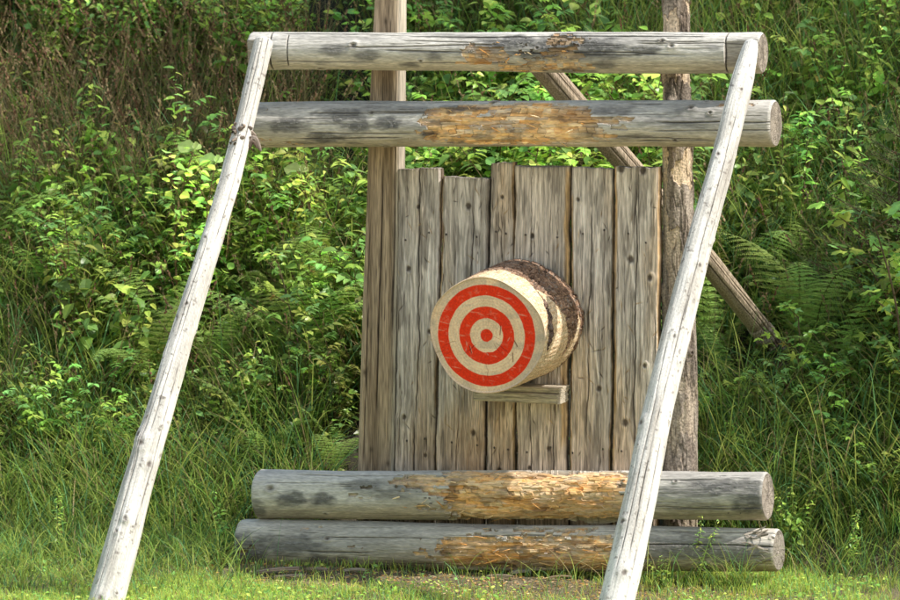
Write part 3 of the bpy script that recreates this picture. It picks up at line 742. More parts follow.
    for k in range(8):                                  # fresh axe nicks in the paint
        a, b = rg.normal(0.06, 0.09), rg.normal(-0.06, 0.09); an = rg.normal(0.1, 0.4); l = rg.uniform(.004, .014)
        p_, q_ = (x-a)*math.cos(an)+(y-b)*math.sin(an), -(x-a)*math.sin(an)+(y-b)*math.cos(an)
        gouge = np.maximum(gouge, np.exp(-(q_/l)**2-(p_/0.0018)**2))
    C = mixc(C, (0.80, 0.66, 0.50), gouge*0.8)
    for (a, b, an, l, w) in ((.055, .02, -.1, .022, .0016), (.105, -.085, .05, .020, .0018), (-.07, -.06, .3, .018, .0014), (.118, -.03, .5, .016, .0022)):
        p_, q_ = (x-a)*math.cos(an)+(y-b)*math.sin(an), -(x-a)*math.sin(an)+(y-b)*math.cos(an)   # slots left by blades
        sl_ = np.exp(-(p_/w)**2)*sstep(l, l*.8, np.abs(q_)); C = mixc(C, (0.20, 0.10, 0.06), sl_*0.7); gouge = np.maximum(gouge, sl_*1.5)
        lip = np.exp(-((p_-2.2*w)/(w*1.2))**2)*sstep(l, l*.6, np.abs(q_)); C = mixc(C, (0.88, 0.70, 0.50), lip*0.55)
    dep = (fbm(x*30, y*30, 95)-0.5)*0.003-crk*0.003-gouge*0.004-0.006*sstep(0.95, 1.0, FR)**2*-1
    Pf = F0-ax*dep[..., None]*1.0+x[..., None]*X+y[..., None]*Z
    Pf[0] = Ps[0]
    N = len(fr)-1; i = np.arange(N)[:, None]*n
    mbf = MB(); mbf.add(Pf.reshape(-1, 3), np.stack([i+j, i+n+j, i+n+j2, i+j2], -1).reshape(-1, 4), C.reshape(-1, 3))
    return mbs, mbf
mbs, mbf = red_round()
mbs.V = [v-RO for v in mbs.V]; mbf.V = [v-RO for v in mbf.V]
mbs.build('bark_side', M_bark, round_root); mbf.build('painted_face', M_face, round_root)

# ------------------------------------------------------------------ logs on the ground
A, B, ra, rb = px_log(260, 470, 519, 768, 472, 520, -0.13)
fr3 = lambda px: (px-260)/(768-260)
mk3 = box_mask([(fr3(455), fr3(632), -95, 100, 1.15), (fr3(400), fr3(460), -70, 60, 0.62), (fr3(355), fr3(425), -30, 30, 0.38), (fr3(620), fr3(650), -60, 60, 0.7)])
fnC = log_fn(3.0, [(fr3(303), -2, .06, .026, 1.0), (fr3(331), -4, .05, .024, 1.0), (fr3(400), 10, .10, .02, .7), (fr3(690), 20, .15, .02, .6), (fr3(700), -45, .2, .012, .5), (fr3(265), -30, .03, .04, .8), (fr3(372), 30, .08, .022, .8), (fr3(420), 22, .05, .02, .7), (fr3(735), 30, .16, .03, .9), (fr3(757), -5, .06, .05, 1), (fr3(700), -20, .10, .02, .45), (fr3(590), 55, .04, .016, .7)],
    mk3, depth=0.025, cw=[4, 4, 2, 3, 2, 1], cracks=14, knots=6, bulge=[(fr3(600), -75, .10, .8, .026), (fr3(600), -10, .10, .7, .012)], dirty=0.3, pale=0.6)
LG = np.array([0.25, -0.13, 0.1])
def ground_log(mb, name, loc, label):
    mb.V = [v-np.array(loc) for v in mb.V]
    o = mb.build(name, M_log); o.location = loc
    return tag(o, label, 'log', 'hacked logs stacked at the foot of the boards')
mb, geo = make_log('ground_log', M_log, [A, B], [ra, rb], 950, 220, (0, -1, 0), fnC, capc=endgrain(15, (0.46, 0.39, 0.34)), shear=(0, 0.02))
splinters(mb, geo, mk3, 70, 8)
ground_log(mb, 'ground_log', tuple((A+B)/2-np.array([0, 0, ra])), 'heavily hacked orange and grey log lying on top of the lower log')
A, B, ra, rb = px_log(243, 519, 569, 779, 529, 572, -0.16)
fr4 = lambda px: (px-243)/(779-243)
mk4 = box_mask([(fr4(455), fr4(625), -60, 40, 1.05), (fr4(470), fr4(600), 10, 80, 0.6), (fr4(350), fr4(372), -5, 10, 0.5), (fr4(418), fr4(440), -5, 12, 0.62), (fr4(610), fr4(660), -40, 40, 0.5)])
fnD = log_fn(4.0, [(fr4(258), 0, .10, .05, .9), (fr4(300), 5, .12, .04, .8), (fr4(330), -28, .04, .02, .85), (fr4(352), -28, .03, .015, .85), (fr4(457), -10, .02, .012, .8), (fr4(700), 5, .3, .06, .8), (fr4(500), 70, .1, .02, .6), (fr4(750), 10, .08, .03, .5)],
    mk4, depth=0.021, cw=[5, 3, 1, 4, 2, 2], cracks=16, knots=7, warm=0.25, dirty=0.65, pale=0.45)
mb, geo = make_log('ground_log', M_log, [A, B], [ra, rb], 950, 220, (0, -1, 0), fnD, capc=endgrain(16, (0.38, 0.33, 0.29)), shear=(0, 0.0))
splinters(mb, geo, mk4, 60, 9)
# the rotted end: strips of wood peeling off
rg = np.random.default_rng(3)
c, Fv, U, T, s, r0, L = geo
for k in range(16):
    t = rg.uniform(-0.6, 1.4); i = int(len(s)*rg.uniform(0.945, 0.985)); nr = Fv[i]*math.cos(t)+U[i]*math.sin(t); tn = -Fv[i]*math.sin(t)+U[i]*math.cos(t)
    p = c[i]+nr*(r0[i]-0.002); l = rg.uniform(.03, .09); w = rg.uniform(.004, .011); lift = rg.uniform(.005, .035)
    q = []
    for f_ in np.linspace(0, 1, 5):
        o_ = p+T[i]*(l*f_-0.02)+nr*lift*f_**2+tn*0.01*math.sin(3*f_+k); q += [o_-tn*w*(1-.6*f_), o_+nr*.003, o_+tn*w*(1-.6*f_)]
    F = []
    for a in range(4): F += [[3*a, 3*a+1, 3*a+4, 3*a+3], [3*a+1, 3*a+2, 3*a+5, 3*a+4], [3*a+2, 3*a, 3*a+3, 3*a+5]]
    mb.add(q, F, np.array([(0.42, 0.37, 0.32), (0.3, 0.25, 0.2), (0.5, 0.43, 0.36)][k % 3])*rg.uniform(.8, 1.1))
ground_log(mb, 'ground_log', tuple((A+B)/2-np.array([0, 0, ra])), 'lower grey log lying on the soil, its middle hacked orange and right end rotted')

# ------------------------------------------------------------------ leaning poles
def pole_fn(seed, knots):
    def fn(S, TH, R, L):
        V = TH*R; fine = fbm(S*4, V*190, seed); mid = fbm(S*2, V*40, seed+1); big = fbm(S*3.5, V*10, seed+2)
        C = mixc((0.84, 0.81, 0.775), (0.54, 0.51, 0.48), sstep(0.35, 0.75, mid*0.55+big*0.45))*(0.75+0.5*fine)[..., None]
        dr = (fbm(S*3, TH*1.1, seed+3)-0.5)*0.012+(fine-0.5)*0.0025
        C = mixc(C, (0.30, 0.26, 0.22), sstep(0.55, 0.75, fbm(S*6, V*22, seed+8))*0.32); sp = fbm(S*60, V*60, seed+6); C = mixc(C, (0.20, 0.17, 0.15), sstep(0.70, 0.78, sp)*0.7)
        allk = list(knots)+[(h2(k, seed, 1), (h2(k, seed, 2)-0.5)*240, 0.25+0.5*h2(k, seed, 3)**2) for k in range(26)]
        for (a, t, sz) in allk:
            d = np.sqrt(((S-a*L)/1.25)**2+(V-math.radians(t)*R)**2)/(0.009*sz)
            C = mixc(C, (0.12, 0.09, 0.075), sstep(1.3, 0.3, d+1.2*(sp-0.5))*0.85)
            C = mixc(C, C*0.75, np.exp(-((d-1.6)**2))*0.4)
            dr = dr+0.004*sz*np.exp(-((d-1.0)/1.6)**2)-0.002*sz*np.exp(-d**2*2)+0.006*(sp-0.5)*np.exp(-(d/2)**2)
        for k in range(9):
            v = (h2(k, seed, 21)-0.5)*2.6*R+(fbm(S*1.5, S*0, seed+30+k)-0.5)*0.03
            a = h2(k, seed, 22)*L*0.8; b = a+L*(0.15+0.3*h2(k, seed, 23))
            cr = np.exp(-((V-v)/0.0014)**2)*sstep(a, a+0.06, S)*sstep(b, b-0.06, S)
            C = mixc(C, (0.09, 0.075, 0.065), cr*0.8); dr = dr-0.004*cr
        return dr, C
    return fn
pq0 = np.array((0, -0.225, 2.12)); pq1 = np.array((0, -1.5, 0.0)); npole = np.cross((1, 0, 0), pq1-pq0)
def pole(pts, w, seed, knots, label, bits=None):
    P = np.array([on_plane(a, b, pq0, npole) for a, b in pts]); mpp = np.array([m_per_px(p) for p in P])
    # carry it on down into the soil
    d = norm(P[0]-P[1])
    while P[0][2] > H(P[0][0], P[0][1])-0.06:
        P[0] = P[0]+d*0.02
    mb, geo = make_log('leaning_pole', M_pole, P, np.array(w)/2*mpp, 1000, 120, norm((0.25, -1, 0.35)), pole_fn(seed, knots), capc=endgrain(seed, (0.55, 0.48, 0.4)))
    if bits: bits(mb, geo)
    base = P[0].copy()
    mb.V = [v-base for v in mb.V]
    o = mb.build('leaning_pole', M_pole); o.location = base
    return tag(o, label, 'pole', 'bleached poles propping the stand from the front')
def gnarl(mb, geo):
    c, Fv, U, T, s, r0, L = geo; rg = np.random.default_rng(12)
    zpx = np.array([project(p)[1] for p in c]); i = int(np.argmin(np.abs(zpx-137)))
    for k in range(15):                                   # dead twig stubs and bark curls round a whorl of knots
        t = rg.uniform(-1.6, 1.5); ii = i+int(rg.normal(0, 13)); nr = Fv[ii]*math.cos(t)+U[ii]*math.sin(t)
        p = c[ii]+nr*(r0[ii]-0.004); tn = -Fv[ii]*math.sin(t)+U[ii]*math.cos(t)
        l = rg.uniform(.008, .022); b = rg.normal(0, 1, 3)*0.5
        Q = [p+(nr+b*f_+tn*0.9*f_*math.sin(k))*l*f_ for f_ in np.linspace(0, 1, 6)]
        tube(mb, Q, np.linspace(1, .5, 6)*rg.uniform(.006, .013), np.array((0.30, 0.24, 0.20))*rg.uniform(.35, 1.2), 6)
    # the curled stub sticking out to the right
    j = int(np.argmin(np.abs(zpx-143))); p = c[j]+RIGHT*r0[j]*0.9
    Q = [p+RIGHT*0.05*f_+np.array((0, 0, 1))*(0.03*math.sin(f_*4)-0.01) for f_ in np.linspace(0, 1, 9)]
    tube(mb, Q, [.013, .016, .014, .012, .013, .012, .010, .008, .003], (0.27, 0.22, 0.19), 9)
    tube(mb, [q_+np.array((0, -.01, -.014)) for q_ in Q[:7]], [.008, .011, .010, .009, .008, .006, .003], (0.15, 0.11, 0.09), 8)
pole([(92, 650), (108, 595), (147, 450), (193, 300), (219, 220), (243, 133), (264, 40)], [37, 35, 29, 22.5, 21, 20, 19], 61,
     [(0.32, 20, 1.6), (0.335, 60, 1.4), (0.29, -30, 1.2), (0.2, 0, 1.0), (0.55, 15, .8), (0.07, 10, 1.4), (.66, 30, .8)],
     'bleached white pole leaning at the left end of the logs, with a gnarled knot', gnarl)
pole([(604, 650), (619, 598), (638, 512), (652, 435), (683, 305), (711, 200), (745, 78), (750.5, 50), (752, 41)], [37, 35.5, 33.5, 31, 27.5, 25, 23, 17, 13], 67,
     [(0.2, 40, 1.0), (0.36, 60, 1.3), (0.5, 0, .8), (0.62, -30, .8), (.12, -10, 1.2), (.8, 20, .7)],
     'bleached white pole leaning at the right end of the logs')

# ------------------------------------------------------------------ leaves and plants
SUN = np.array([math.cos(math.radians(52))*math.cos(math.radians(6)), math.cos(math.radians(52))*math.sin(math.radians(6)), math.sin(math.radians(52))])

def leaf_t(n=6, W=0.5, fold=0.25, curl=0.25, serr=0.0, peak=0.38, base=0.06):
    """leaf of unit length along y: left edge, midrib, right edge"""
    V = []
    for k in range(n+1):
        t = k/n
        a = max(math.sin(PI*t**(math.log(.5)/math.log(peak))), 0)**0.85
        w = W/2*max(a, base if k == 0 else 0.02)
        if serr and 0 < k < n: w *= 1+serr*(1 if k % 2 else -1)
        z = -curl*t*t
        V += [(-w, t-(0.05*serr*4 if k % 2 else 0), z+fold*w), (0, t, z), (w, t-(0.05*serr*4 if k % 2 else 0), z+fold*w)]
    F = []
    for k in range(n):
        a = 3*k; F += [(a, a+1, a+4, a+3), (a+1, a+2, a+5, a+4)]
    return np.array(V, float), np.array(F)

def lobed_t(lobes, depth=0.45, curl=0.25, sub=2):
    """palmate leaf: centre at the stalk; lobes = [(angle from y, length, half width)]"""
    out = []
    for k, (a, L, hw) in enumerate(lobes):
        out += [(a-hw, L*0.80), (a-hw*0.45, L*0.84), (a, L), (a+hw*0.45, L*0.84), (a+hw, L*0.80)]
        if k < len(lobes)-1:
            b = lobes[k+1]; out += [((a+hw+b[0]-b[2])/2, min(L, b[1])*(1-depth))]
    V = [(0, 0, 0)]
    for a, L in out:
        x, y = L*math.sin(a), L*math.cos(a); V.append((x, y, -curl*(x*x+y*y)+0.06*math.sin(a*5)))
    F = []
    m = len(out)
    for k in range(1, m-1, 2): F.append((0, k, k+1, k+2))
    if m % 2 == 0: F.append((0, m-1, m, m))
    F = [f for f in F if len(set(f)) == 4]
    return np.array(V, float), np.array(F)

L_OVATE = leaf_t(8, 0.62, 0.30, 0.22, 0.10)
L_ROUND = leaf_t(6, 0.85, 0.22, 0.15, 0.06, 0.45, 0.15)
L_LANCE = leaf_t(6, 0.30, 0.30, 0.30, 0.05)
L_SMALL = leaf_t(4, 0.6, 0.25, 0.2)
L_MAPLE = lobed_t([(-2.0, .42, .22), (-1.05, .78, .26), (0, 1.0, .28), (1.05, .78, .26), (2.0, .42, .22)], 0.42)
L_OAK = lobed_t([(-1.5, .42, .3), (-.75, .68, .2), (0, 1.0, .16), (.75, .68, .2), (1.5, .42, .3)], 0.3)

def place(mb, tm, pos, d, nrm, sc, col):
    Vt, Ft = tm
    pos = np.atleast_2d(pos); N = len(pos)
    d = np.atleast_2d(d); d = d/np.linalg.norm(d, axis=1)[:, None]
    nrm = np.atleast_2d(nrm); sd = np.cross(d, nrm); sd /= np.linalg.norm(sd, axis=1)[:, None]+1e-9
    up = np.cross(sd, d); sc = np.broadcast_to(np.asarray(sc, float), (N,))
    V = pos[:, None, :]+sc[:, None, None]*(sd[:, None, :]*Vt[None, :, 0, None]+d[:, None, :]*Vt[None, :, 1, None]+up[:, None, :]*Vt[None, :, 2, None])
    F = (Ft[None]+(np.arange(N)*len(Vt))[:, None, None]).reshape(-1, 4)
    C = np.repeat(np.broadcast_to(np.asarray(col, float), (N, 3)), len(Vt), axis=0)
    mb.add(V.reshape(-1, 3), F, C)

GREEN = 3.0*np.array([(0.095, 0.165, 0.028), (0.060, 0.122, 0.026), (0.140, 0.195, 0.038), (0.080, 0.150, 0.044), (0.185, 0.215, 0.048)])
BR = 1.0
def gcol(rg, n, bright=1.0):
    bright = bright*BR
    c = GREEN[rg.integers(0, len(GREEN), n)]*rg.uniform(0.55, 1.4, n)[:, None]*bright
    return np.where(rg.random(n)[:, None] < .012, np.array((0.42, 0.30, 0.09))*rg.uniform(.5, 1, n)[:, None], c)

def stem_curve(rg, h, lean, n=12):
    a = rg.uniform(0, 2*PI); t = np.linspace(0, 1, n)
    wob = rg.normal(0, 0.012, 2)
    x = lean*h*t**1.8*math.cos(a)+wob[0]*np.sin(t*7); y = lean*h*t**1.8*math.sin(a)+wob[1]*np.sin(t*6+1)
    return np.stack([x, y, h*t*(1-0.15*lean*t)], -1)

def along(P, t):
    k = np.clip(t, 0, 1)*(len(P)-1); i = np.minimum(k.astype(int), len(P)-2); f = (k-i)[:, None]
    return P[i]*(1-f)+P[i+1]*f

def leaves_on(rg, lm, sm, P, tm, n, size, t0=0.2, pairs=True, droop=0.25, pet=0.25, bright=1.0, shape=None):
    t = np.linspace(t0, 1.0, n)
    if pairs: t = np.repeat(t, 2)
    p = along(P, t); N = len(t)
    az = (np.floor(np.arange(N)/2)*PI/2+np.arange(N) % 2*PI if pairs else np.arange(N)*2.4)+rg.normal(0, 0.35, N)
    d = np.stack([np.cos(az), np.sin(az), rg.normal(0.25, 0.25, N)], -1); d /= np.linalg.norm(d, axis=1)[:, None]
    prof = np.ones(N) if shape is None else shape(t)
    sz = size*prof*rg.uniform(0.7, 1.25, N)
    q = p+d*(pet*sz)[:, None]
    dd = d.copy(); dd[:, 2] -= droop*.7+rg.normal(0, 0.35, N)
    nr = np.stack([rg.normal(0, .45, N), rg.normal(0, .45, N), np.ones(N)], -1)
    place(lm, tm, q, dd, nr, sz, gcol(rg, N, bright)*np.interp(q[:, 2], [0, .25, .5, .8], [.38, .65, 1.1, 1.3])[:, None])  # lower leaves darkened: the plant's inner shade is put into the colour
    for a, b in zip(p, q): tube(sm, [a, (a+b)/2, b], 0.0012, (0.10, 0.14, 0.04), 3)

def plant(kind, seed):
    """returns (stem mesh data, leaf mesh data)"""
    rg = np.random.default_rng(seed); sm, lm = MB(), MB()
    if kind == 'nettle':
        for k in range(4):
            h = rg.uniform(.45, .75); P = stem_curve(rg, h, rg.uniform(.1, .35)); P += np.r_[rg.normal(0, .04, 2), 0]
            tube(sm, P, np.linspace(.0035, .0015, len(P)), (0.11, 0.12, 0.045), 5)
            leaves_on(rg, lm, sm, P, L_OVATE, 14, .066, .12, True, .45, .3, 1.0, lambda t: 0.45+0.75*np.sin(PI*np.clip(t*0.85+0.1, 0, 1)))
    elif kind == 'sapling':
        h = rg.uniform(.6, .85); P = stem_curve(rg, h, .18, 14); tube(sm, P, np.linspace(.006, .002, 14), (0.16, 0.11, 0.065), 6)
        leaves_on(rg, lm, sm, P, L_ROUND, 16, .055, .25, False, .2, .4, 1.15)
        for k in range(8):
            t = .18+.75*k/8; b = along(P, np.array([t]))[0]; a = k*2.4+rg.normal(0, .4); l = rg.uniform(.16, .30)*(1.1-.5*t)
            Q = b+np.stack([np.cos(a)*l*np.linspace(0, 1, 7), np.sin(a)*l*np.linspace(0, 1, 7), l*(0.75*np.linspace(0, 1, 7)-.15*np.linspace(0, 1, 7)**2)], -1)
            tube(sm, Q, np.linspace(.003, .0012, 7), (0.15, 0.11, 0.06), 4)
            leaves_on(rg, lm, sm, Q, L_ROUND, 8, .052, .2, False, .25, .35, 1.15)
    elif kind == 'bramble':
        for k in range(4):
            h = rg.uniform(.4, .75); P = stem_curve(rg, h, rg.uniform(.3, .9), 14); P += np.r_[rg.normal(0, .05, 2), 0]
            tube(sm, P, np.linspace(.0035, .0015, 14), (0.16, 0.12, 0.06), 5)
            for t in np.linspace(.15, 1, 13):
                b = along(P, np.array([t]))[0]; a = rg.uniform(0, 2*PI); l = rg.uniform(.05, .10)
                d = norm((math.cos(a), math.sin(a), .45)); tip = b+d*l; tube(sm, [b, (b+tip)/2+np.array((0, 0, .008)), tip], .0013, (0.12, 0.14, 0.05), 3)
                sdv = norm(np.cross(d, (0, 0, 1))); pos = []; dirs = []; sz = []
                for (f_, s_, m_) in ((1, 0, 1.0), (.72, 1, .85), (.72, -1, .85), (.4, 1, .7), (.4, -1, .7)):
                    pos.append(b+(tip-b)*f_); dirs.append(norm(d*(1 if s_ == 0 else .45)+sdv*s_*.9+np.array((0, 0, -.35)))); sz.append(.056*m_*rg.uniform(.8, 1.2))
                place(lm, L_OVATE, np.array(pos), np.array(dirs), np.array([(0, 0, 1)]*5)+rg.normal(0, .2, (5, 3)), np.array(sz), gcol(rg, 1, 1.05)*rg.uniform(.9, 1.1, 5)[:, None]*np.interp(tip[2], [0, .25, .5, .8], [.38, .65, 1.1, 1.3]))  # shade low in the plant painted into the leaf colour
    elif kind == 'maple':
        h = rg.uniform(.5, .7); P = stem_curve(rg, h, .2, 12); tube(sm, P, np.linspace(.006, .0025, 12), (0.15, 0.11, 0.07), 6)
        for k in range(9):
            t = .25+.75*k/8; b = along(P, np.array([t]))[0]; a = k*2.4+rg.normal(0, .3); l = rg.uniform(.12, .3)*(1.2-.6*t)
            u = np.linspace(0, 1, 6); Q = b+np.stack([np.cos(a)*l*u, np.sin(a)*l*u, l*.6*u], -1)
            tube(sm, Q, np.linspace(.003, .0012, 6), (0.17, 0.12, 0.07), 4)
            leaves_on(rg, lm, sm, Q, L_MAPLE, 8, .047, .35, False, .35, .5, .95)
    elif kind == 'bush':
        for k in range(9):
            h = rg.uniform(.35, .8); P = stem_curve(rg, h, rg.uniform(.2, .9), 12); P += np.r_[rg.normal(0, .06, 2), 0]
            tube(sm, P, np.linspace(.004, .0015, 12), (0.13, 0.10, 0.06), 4)
            leaves_on(rg, lm, sm, P, L_SMALL, 18, .036, .15, False, .1, .3, 1.2)
            for t in np.linspace(.3, .95, 5):
                b = along(P, np.array([t]))[0]; a = rg.uniform(0, 2*PI); l = rg.uniform(.08, .2); u = np.linspace(0, 1, 5)
                Q = b+np.stack([np.cos(a)*l*u, np.sin(a)*l*u, l*.7*u], -1); tube(sm, Q, .0014, (0.13, 0.10, 0.06), 3)
                leaves_on(rg, lm, sm, Q, L_SMALL, 10, .034, .15, False, .1, .3, 1.25)
    elif kind == 'willowherb':
        for k in range(2):
            h = rg.uniform(.7, 1.05); P = stem_curve(rg, h, rg.uniform(.05, .2), 14); P += np.r_[rg.normal(0, .04, 2), 0]
            tube(sm, P, np.linspace(.004, .0018, 14), (0.15, 0.10, 0.06), 5)
            leaves_on(rg, lm, sm, P, L_LANCE, 44, .115, .1, False, .35, .03, 1.05, lambda t: 1.1-.65*t)
    return sm, lm

def make_frond(seed, L=0.75):
    """one arching frond rising from the origin and leaning along +x"""
    rg = np.random.default_rng(seed); rc, lf = MB(), MB()
    n = 21; t = np.linspace(0, 1, n); el = np.radians(78-75*t**1.4); ds = L/(n-1)
    x = np.r_[0, np.cumsum(np.cos(el[:-1])*ds)]; z = np.r_[0, np.cumsum(np.sin(el[:-1])*ds)]
    P = np.stack([x, 0.02*np.sin(t*4+seed), z], -1)
    tube(rc, P, np.linspace(.0026, .0006, n), (0.22, 0.27, 0.09), 4)
    T = np.gradient(P, axis=0); T /= np.linalg.norm(T, axis=1)[:, None]
    for k in range(3, n-1):
        for half in (0,):
            tt = (k+half)/(n-1)
            if tt > .985: continue
            b = along(P, np.array([tt]))[0]; d0 = T[k]
            wl = L*0.165*np.interp(tt, [.12, .25, .45, .7, .9, 1], [.55, .9, 1, .72, .34, .06])
            for sgn in (-1, 1):
                ax = norm(np.array((0, sgn, 0))+d0*0.55+np.array((0, 0, -.16))+rg.normal(0, .05, 3)); m = max(4, int(wl/.0072))
                nr = norm(np.cross(ax, d0)*sgn); 
                if nr[2] < 0: nr = -nr
                u = (np.arange(m)+.5)/m; pos = b+ax*(u*wl)[:, None]+np.array((0, 0, -1))*(.22*wl*u**2)[:, None]
                sz = (.0120*(1.05-u)**.75+.003)*min(1, wl/.09+.3)
                for s2 in (-1, 1):
                    dd = norm(np.cross(nr, ax)*s2)+ax*.55
                    place(lf, FERN_L, pos, np.tile(dd, (m, 1))+rg.normal(0, .06, (m, 3)), np.tile(nr, (m, 1))+rg.normal(0, .12, (m, 3)), sz,
                          np.array((0.30, 0.47, 0.11))*rg.uniform(.85, 1.15))
                tube(rc, [b, b+ax*wl*.5, b+ax*wl*.95+np.array((0, 0, -.09*wl))], .0006, (0.12, 0.16, 0.05), 3)
    return rc, lf
FERN_L = leaf_t(3, 0.55, 0.1, 0.1)

FRONDS = []
for k in range(4):
    rc, lf = make_frond(k+1, .62+.05*k)
    r_ = rc.build('frond', M_fern); l_ = lf.build('leaflets', M_fern, r_); FRONDS.append(r_)
def make_fern(seed, loc, size, label, group, nf=None, lean=None):
    rg = np.random.default_rng(seed)
    f = empty('fern', loc, rg.uniform(0, 2*PI) if lean is None else 0, label=label, cat='fern', group=group)
    n = nf or int(rg.integers(5, 8))
    for k in range(n):
        src = FRONDS[rg.integers(0, 4)]; c = src.copy(); COL.objects.link(c); c.parent = f
        for ch in src.children:
            d = ch.copy(); COL.objects.link(d); d.parent = c
        a = k*2*PI/n+rg.normal(0, .25) if lean is None else lean+rg.normal(0, .75)
        c.rotation_euler = (rg.normal(0, .1), rg.normal(0.05, .22), a); s_ = size*rg.uniform(.75, 1.15); c.scale = (s_, s_, s_)
    return f

rgp = np.random.default_rng(21)
CLEAR = [(110, 222, 330, 470), (690, 800, 325, 430), (752, 850, 320, 430), (225, 290, 330, 420), (225, 360, 455, 520), (415, 568, -80, 42)]
def clear(px, py): return any(a < px < b and c < py < d for a, b, c, d in CLEAR)
NS = 3
PROTO = {}
NAMES = {'nettle': 'nettle', 'sapling': 'sapling', 'bramble': 'bramble', 'maple': 'maple_seedling', 'bush': 'bush', 'willowherb': 'willowherb'}
CATS = {'nettle': 'plant', 'sapling': 'sapling', 'bramble': 'bramble', 'maple': 'sapling', 'bush': 'bush', 'willowherb': 'plant'}
for kd in NAMES:
    for v in range(2*NS):
        BR = 1.0 if v < NS else 0.5  # each plant also in darker leaf colour, a painted shaded copy
        sm, lm = plant(kd, 100+v*7+len(kd))
        root = empty(NAMES[kd]); sm.build('stem', M_dry, root); lm.build('foliage', M_leaf, root)
        PROTO[kd, v] = [root, False]
BR = 1.0
DESC = {'nettle': 'leafy weed with toothed opposite leaves', 'sapling': 'young sapling with small rounded leaves', 'bramble': 'bramble with leaflets in fives',
        'maple': 'seedling with lobed leaves', 'bush': 'small bush with many tiny yellow green leaves', 'willowherb': 'upright weed with long narrow leaves'}
def zone(px, py):
    if px < 262: return 'on the slope left of the poles' if py < 330 else 'low down beside the left pole'
    if px < 700: return 'on the slope behind the stand'
    return 'on the slope right of the poles'
def put(kd, p, scale=1.0, label=None, group=None, rz=None):
    px, py = project(np.array(p)); q = rgp.random()
    dark = label is None and ((px > 700 and 40 < py < 420 and q < .45) or (px < 340 and 330 < py and q < .35) or (px < 260 and py < 330 and q < .25) or q < .12)  # where the copies with shade painted in are used
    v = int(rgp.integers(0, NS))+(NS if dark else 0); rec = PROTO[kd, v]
    if not rec[1]: o = rec[0]; rec[1] = True
    else: o = copy_tree(rec[0])
    o.location = p; o.rotation_euler = (rgp.normal(0, .08), rgp.normal(0, .08), rgp.uniform(0, 2*PI) if rz is None else rz)
    s_ = scale*rgp.uniform(.8, 1.2) if label is None else scale; o.scale = (s_, s_, s_*rgp.uniform(.9, 1.1))
    z = zone(px, py)
    if label: o['label'] = label
    else: o['label'] = DESC[kd]+' '+z
    o['category'] = CATS[kd]
    if 'group' in o: del o['group']
    if label is None: o['group'] = NAMES[kd].replace('_', ' ')+'s '+z
    return o

# ---- scattered plants: (kind, number, x range, y range of the root as seen in the picture, scale)
REG = [
 ('bush', 34, (-130, 270), (10, 115), 0.85), ('bush', 10, (-130, 60), (-60, 60), 1.1), ('bush', 8, (380, 640), (-40, 60), 0.8),
 ('sapling', 16, (-60, 370), (-40, 150), 0.9), ('nettle', 30, (60, 380), (240, 400), 0.85), ('nettle', 12, (-120, 120), (230, 380), 0.8),
 ('bramble', 34, (40, 400), (230, 430), 0.9), ('willowherb', 14, (-60, 360), (240, 430), 0.8), ('maple', 6, (250, 380), (280, 420), 0.75),
 ('bramble', 34, (390, 680), (130, 330), 0.95), ('sapling', 20, (390, 640), (130, 300), 0.85), ('nettle', 20, (390, 680), (150, 330), 0.9), ('maple', 8, (400, 600), (120, 260), 0.8),
 ('bramble', 15, (720, 1010), (150, 330), 0.9), ('nettle', 20, (720, 1010), (130, 330), 0.85), ('maple', 16, (800, 1010), (300, 470), 0.85), ('willowherb', 12, (700, 1000), (130, 420), 0.8),
 ('sapling', 12, (740, 1010), (60, 240), 0.8), ('bramble', 10, (690, 900), (330, 470), 0.7),
 ('nettle', 10, (-80, 340), (400, 490), 0.55), ('bramble', 12, (-80, 340), (395, 500), 0.6), ('maple', 3, (250, 345), (400, 460), 0.6),
 ('bramble', 12, (700, 1010), (400, 520), 0.6), ('maple', 8, (820, 1010), (380, 520), 0.7), ('nettle', 8, (700, 1010), (400, 510), 0.5),
 ('nettle', 12, (380, 900), (10, 90), 0.8), ('bush', 14, (700, 1010), (-60, 70), 0.8), ('bramble', 12, (560, 900), (-20, 80), 0.8),
]
for kd, n, xr, yr, sc in REG:
    pts = on_ground(rgp.uniform(*xr, n), rgp.uniform(*yr, n))
    for p in pts:
        if p[1] < 0.35 and 330 < project(p)[0] < 700: continue
        if clear(*project(p)): continue
        put(kd, p, sc)

# ---- the ones one can point to
gp = lambda a, b: tuple(on_ground([a], [b])[0])
def bright_sapling(seed, loc, h, n, label):
    rg = np.random.default_rng(seed); sm, lm = MB(), MB(); P = stem_curve(rg, h, .10, 16); tube(sm, P, np.linspace(.006, .002, 16), (0.22, 0.16, 0.09), 6)
    leaves_on(rg, lm, sm, P, L_ROUND, 18, .050, .15, False, .15, .4, 1.6)
    for k in range(n):
        t = .10+.86*k/n; b_ = along(P, np.array([t]))[0]; a_ = k*2.4+rg.normal(0, .4); l = rg.uniform(.10, .19)*(1.1-.5*t); u = np.linspace(0, 1, 7)
        Q = b_+np.stack([np.cos(a_)*l*u, np.sin(a_)*l*u, l*(1.0*u-.2*u**2)], -1); tube(sm, Q, np.linspace(.0028, .0012, 7), (0.2, 0.15, 0.08), 4)
        leaves_on(rg, lm, sm, Q, L_ROUND, 7, .046, .15, False, .2, .35, 1.65)
    tipn = 3; place(lm, L_ROUND, P[-1:]+np.zeros((tipn, 3)), np.array([(-1, .1, .25), (.5, -.6, .5), (.3, .7, .4)]), np.array([(0.3, -.8, .6)]*tipn), [.085, .055, .05], np.array((0.42, 0.56, 0.20)))
    root = empty('sapling', loc, 0, label=label, cat='sapling'); sm.build('stem', M_dry, root); lm.build('foliage', M_leaf, root)
